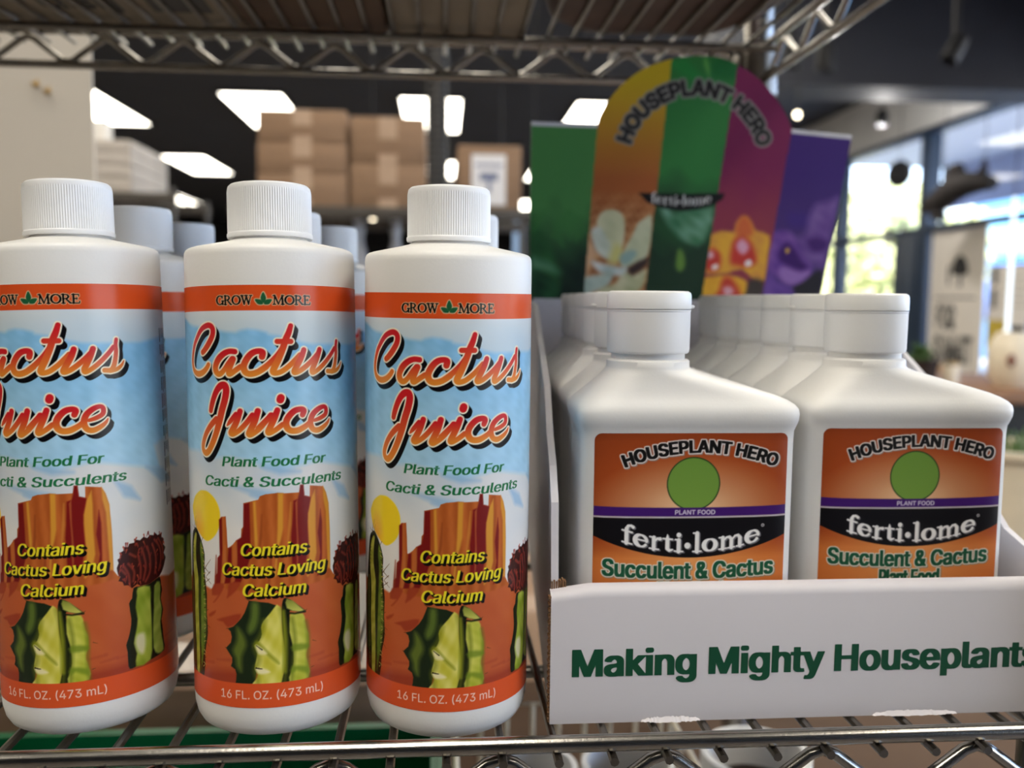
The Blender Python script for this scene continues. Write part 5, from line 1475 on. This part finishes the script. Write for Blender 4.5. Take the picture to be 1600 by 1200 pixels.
# wooden bench by the window with plants
t = empty('bench', (2.75, 3.75, 0), 'long brown wooden bench by the windows', 'table')
zt = ZS - .19
MB().box(-1.05, 1.3, -.25, .75, zt - .05, zt, .006).build('bench_top', M['wood'], t)
for sx in (-.95, 1.2):
    for sy in (-.18, .68):
        MB().box(sx - .035, sx + .035, sy - .035, sy + .035, 0, zt - .05, .004).build('leg', M['black_m'], t)
MB().box(-1.0, 1.25, -.2, .7, .42, .45, .004).build('lower_shelf', M['wood'], t)
MB().box(-1.0, 1.25, .66, .69, .45, zt - .06, .003).build('back_panel', M['black_m'], t)  # added black sheet that makes the space under the bench dark
def leafy(name, x, y, z, r, h, lab, mt='leaf', pot='soil', pr=.05, ph=.08, cat='plant', group=None, n=26, seed=1):
    t = empty(name, (x, y, z), lab, cat, group)
    MB().lathe([(0.01, 0), (pr*.75, 0), (pr, ph*.9), (pr*1.05, ph), (pr*.9, ph), (pr*.85, ph*.85), (0.01, ph*.85)], 24).build('pot', M[pot], t)
    rr = random.Random(seed)
    q = MB()
    for k in range(n):
        a = rr.uniform(0, 2*math.pi); el = rr.uniform(.3, 1.4)
        d = Vector((math.cos(a)*math.cos(el), math.sin(a)*math.cos(el), math.sin(el)))
        L = rr.uniform(.5, 1)*h
        sidev = d.cross(Vector((0, 0, 1))).normalized()
        base = Vector((0, 0, ph*.85))
        tip = base + d*L + Vector((0, 0, -.25*L*math.cos(el)))
        mid = base + d*L*.55
        wd = L*.22
        upv = sidev.cross(d)*.004
        A, B1, B2, T = base, mid + sidev*wd, mid - sidev*wd, tip
        v = [q.p(A), q.p(B1), q.p(T), q.p(B2), q.p(mid + upv*3)]
        q.b.faces.new((v[0], v[1], v[4])); q.b.faces.new((v[1], v[2], v[4])); q.b.faces.new((v[2], v[3], v[4])); q.b.faces.new((v[3], v[0], v[4]))
    q.build('foliage', M[mt], t, smooth=60)
    return t
leafy('potted_plant', 2.07, 3.72, zt, .1, .12, 'potted plant in a dark brown pot on the bench before the beige poster', pot='soil', pr=.07, ph=.12, seed=3)
leafy('potted_plant', 1.90, 3.78, zt, .1, .10, 'low trailing plant with green saucer at the left end of bench', pot='green_tray', pr=.06, ph=.05, seed=5, n=30)
t = empty('jar', (2.22, 3.75, zt), 'small cream jar on the bench under the yellow block', 'jar')
MB().lathe([(0.01, 0), (.03, 0), (.034, .02), (.034, .08), (.028, .095)], 24).build('body', M['cream_pot'], t)
MB().lathe([(.03, .095), (.03, .108), (0.01, .11)], 24).build('lid', M['brass'], t)
t = empty('vase', (2.50, 3.75, zt), 'large cream ceramic vase at the right end of bench', 'vase')
MB().lathe([(0.01, 0), (.07, 0), (.1, .05), (.105, .15), (.08, .22), (.06, .24), (.05, .24), (.07, .2)], 32, cap=False).build('body', M['cream_pot'], t)
MB().ball((-.06, -.085, .12), .022, 2, (1, .4, 1.3)).build('mark', material('red_brown_mark', rgb(120, 64, 44), .6), t)
# cream planter nearer, below the bench at the right edge
t = empty('planter', (1.10, 1.62, 0), 'cream planter stand with a plant, right of the flat bottles', 'planter')
zz = ZS - .10
MB().lathe([(0.01, 0), (.10, 0), (.10, zz - .02), (.112, zz - .012), (.112, zz), (.098, zz), (.095, zz - .05), (0.01, zz - .05)], 40).build('body', M['cream_pot'], t)
q = MB()
rr = random.Random(8)
for k in range(30):
    a = rr.uniform(0, 6.28); r_ = rr.uniform(0, .07)
    p = Vector((r_*math.cos(a), r_*math.sin(a), zz - .05))
    q.tube([p, p + Vector((rr.uniform(-.02, .02), rr.uniform(-.02, .02), rr.uniform(.04, .085)))], [.006, .002], 6)
q.build('foliage', M['leaf'], t)

# ------------------------------------------------------------------ shelf below
zl = -398 + 0.2
def lowtray(x0, x1, y0, y1, z0, z1, mt, lab):
    t = empty('plant_tray', V((x0 + x1)/2, (y0 + y1)/2, z0), lab, 'tray')
    w, d, h = (x1 - x0)/2, (y1 - y0)/2, z1 - z0
    q = MB(S)
    q.box(-w, w, -d, d, 0, 4, 1)
    for a in ((-w, -w + 3, -d, d), (w - 3, w, -d, d), (-w + 3, w - 3, -d, -d + 3), (-w + 3, w - 3, d - 3, d)):
        q.box(a[0], a[1], a[2], a[3], 4, h)
    q.box(-w - 6, w + 6, -d - 6, -d, h - 4, h, 1); q.box(-w - 6, w + 6, d, d + 6, h - 4, h, 1)
    q.box(-w - 6, -w, -d, d, h - 4, h, 1); q.box(w, w + 6, -d, d, h - 4, h, 1)
    q.build('body', M[mt], t, smooth=20)
    return t
lowtray(-330, -4, 380, 622, zl, zl + 262, 'green_tray', 'deep green plastic tray under the cactus bottles')
carton('carton', -330, 0, 660, 780, zl, zl + 276, 'kraft', 'brown carton standing behind the green tray', face_tape=False)
t = empty('wire_basket', V(105, 520, zl), 'cream wire basket under the left half of the display tray', 'basket')
q = MB(S)
bx0, bx1, by0, by1, bh = -95, 68, -150, 150, 250
for zz in (0, 80, 165, bh):
    q.tube([(bx0, by0, zz + 3), (bx1, by0, zz + 3), (bx1, by1, zz + 3), (bx0, by1, zz + 3)], 2.4, 8, close=True)
for k in range(9):
    x = bx0 + (bx1 - bx0)*k/8
    q.tube([(x, by0, bh + 3), (x, by0, 3), (x, by1, 3), (x, by1, bh + 3)], 2.0, 8)
for k in range(1, 10):
    y = by0 + (by1 - by0)*k/10
    q.tube([(bx0, y, bh + 3), (bx0, y, 3), (bx1, y, 3), (bx1, y, bh + 3)], 2.0, 8)
q.build('frame', M['cream'], t)
for x, y, r_, lab in ((62, 590, 30, 'white round pot standing in the cream wire basket, left one'), (130, 590, 30, 'white round pot standing in the cream wire basket, right one'), (225, 600, 36, 'white round pot beside the cream wire basket, under the tray')):
    t = empty('plant_pot', V(x, y, zl + 6), lab, 'pot', 'white pots under the display tray')
    MB(S).lathe([(0.01, 0), (r_*.8, 0), (r_, 222), (r_*1.08, 224), (r_*1.08, 240), (r_*.95, 240), (r_*.9, 212), (0.01, 212)], 40).build('body', M['pot'], t)
    MB(S).lathe([(0.01, 211), (r_*.9, 213)], 30).build('soil', M['soil'], t)
t = carton('carton', -60, 900, 850, 1300, -1198, -205, 'kraft', 'large brown carton standing on the floor behind the rack', face_tape=False)
# clear cup with a small plant
t = empty('plastic_cup', V(-190, 500, zl + 4.2), 'tall clear plastic cup with pale roots, seen below the leftmost bottle', 'cup')
MB(S).lathe([(0.01, 0), (26, 0), (36, 285), (37.5, 285), (37.5, 288), (35, 288), (25, 3), (0.01, 3)], 32).build('cup', M['clear'], t)
q = MB(S)
rr = random.Random(5)
for k in range(26):
    a = rr.uniform(0, 6.28); r_ = rr.uniform(4, 20)
    q.tube([(r_*math.cos(a), r_*math.sin(a), 6), (r_*1.1*math.cos(a + .4), r_*1.1*math.sin(a + .4), 150), (r_*1.2*math.cos(a), r_*1.2*math.sin(a), 270)], [1.6, 2.2, 1.2], 6)
q.build('roots', material('pale_root', rgb(190, 194, 150), .6, var=.25), t)

# ------------------------------------------------------------------ outside the windows
struct(MB().box(WX + .2, 40, -20, 60, -.12, -.02).build('ground', M['pave'], smooth=0))
t = empty('awning', (WX + .2, 9.6, ZS + 2.2), 'pale canopy over the pavement outside the right window', 'awning')
MB().box(0, 2.8, -3.6, 3.6, 0, .12, .01).build('canopy', M['awn_w'], t, smooth=0)
MB().box(2.74, 2.8, -3.6, 3.6, -.62, 0, .005).build('valance', M['awn'], t, smooth=0)
for yy in (-3.5, 3.5):
    MB().tube([(2.7, yy, 0), (2.7, yy, -ZS - 2.2)], .045, 12).build('post', M['navy'], t)
def building(x, y0, y1, h, mt, lab, nwin):
    t = empty('building', (x, (y0 + y1)/2, -.02), lab, 'building')
    w = (y1 - y0)/2
    MB().box(0, 6, -w, w, 0, h, .02).build('wall', M[mt], t, smooth=0)
    MB().box(-.3, 6.2, -w - .2, w + .2, h, h + .3, .03).build('roof', M['awn_w'], t, smooth=0)
    for k in range(nwin):
        yy = -w + (k + .5)*2*w/nwin
        f = MB().box(-.05, .02, yy - .7, yy + .7, 1.0, 2.6, .01).build('window', M['navy'], t, smooth=0)
        MB().box(-.06, -.045, yy - .62, yy + .62, 1.08, 2.52).build('pane', M['blue_b'], f, smooth=0)
    return t
building(22, 10, 34, 4.2, 'stucco', 'pale low building across the street, beyond the windows', 6)
M['sky_b'] = material('sky_blue_paint', rgb(120, 186, 236), .6, var=.04)
b2 = building(14, 14.5, 23, 4.15, 'sky_b', 'sky blue building outside, seen at the right edge behind the driftwood', 3)
t = empty('street_sign', (9.5, 13.3, -.02), 'blue sign panel on posts outside the lower right window', 'sign')
MB().box(-.03, .03, -.9, .9, .9, 2.2, .01).build('panel', M['blue_b'], t, smooth=0)
for sy in (-.8, .8):
    MB().tube([(.05, sy, 0), (.05, sy, 2.2)], .04, 10).build('post', M['awn_w'], t)
def tree(x, y, h, r, seed, lab, mt='leaf_y'):
    t = empty('tree', (x, y, -.02), lab, 'tree', 'sunlit trees outside the windows')
    q = MB()
    q.tube([(0, 0, 0), (.05, .03, h*.25), (0, .1, h*.55), (.1, .05, h*.8)], [.16, .13, .09, .03], 10)
    rr = random.Random(seed)
    for k in range(6):
        a = rr.uniform(0, 6.28)
        q.tube([(0, .08, h*.4 + k*.06*h), (math.cos(a)*r*.5, math.sin(a)*r*.5, h*.55 + k*.06*h)], [.06, .02], 6)
    q.build('trunk', M['bark'], t)
    vs_, fs = [], []
    for k in range(3800):
        while True:
            p = Vector((rr.uniform(-1, 1), rr.uniform(-1, 1), rr.uniform(-1, 1)))
            if .35 < p.length < 1 and mnoise.noise(p*2.2 + Vector((seed, 0, 0))) > -.12:
                break
        c = Vector((p.x*r, p.y*r, h*.62 + p.z*h*.40))
        a = Vector((rr.gauss(0, 1), rr.gauss(0, 1), rr.gauss(0, 1))).normalized()
        b = a.orthogonal().normalized()
        s_ = rr.uniform(.07, .15)
        i = len(vs_)
        vs_ += [c - a*s_, c + b*s_*.5, c + a*s_, c - b*s_*.5]
        fs.append((i, i + 1, i + 2, i + 3))
    me = bpy.data.meshes.new('foliage')
    me.from_pydata(vs_, [], fs)
    me.materials.append(M[mt])
    o = bpy.data.objects.new('foliage', me)
    col.objects.link(o)
    o.parent = t
tree(9.2, 17.6, 3.9, 1.7, 1, 'sunlit yellow green tree outside, just right of the header card')
tree(11.0, 22.5, 4.4, 2.0, 2, 'sunlit yellow green tree outside, behind the one beside the header card')
tree(9.5, 27.5, 4.2, 1.9, 3, 'farthest sunlit tree outside, mostly hidden by the header card')
print('built')
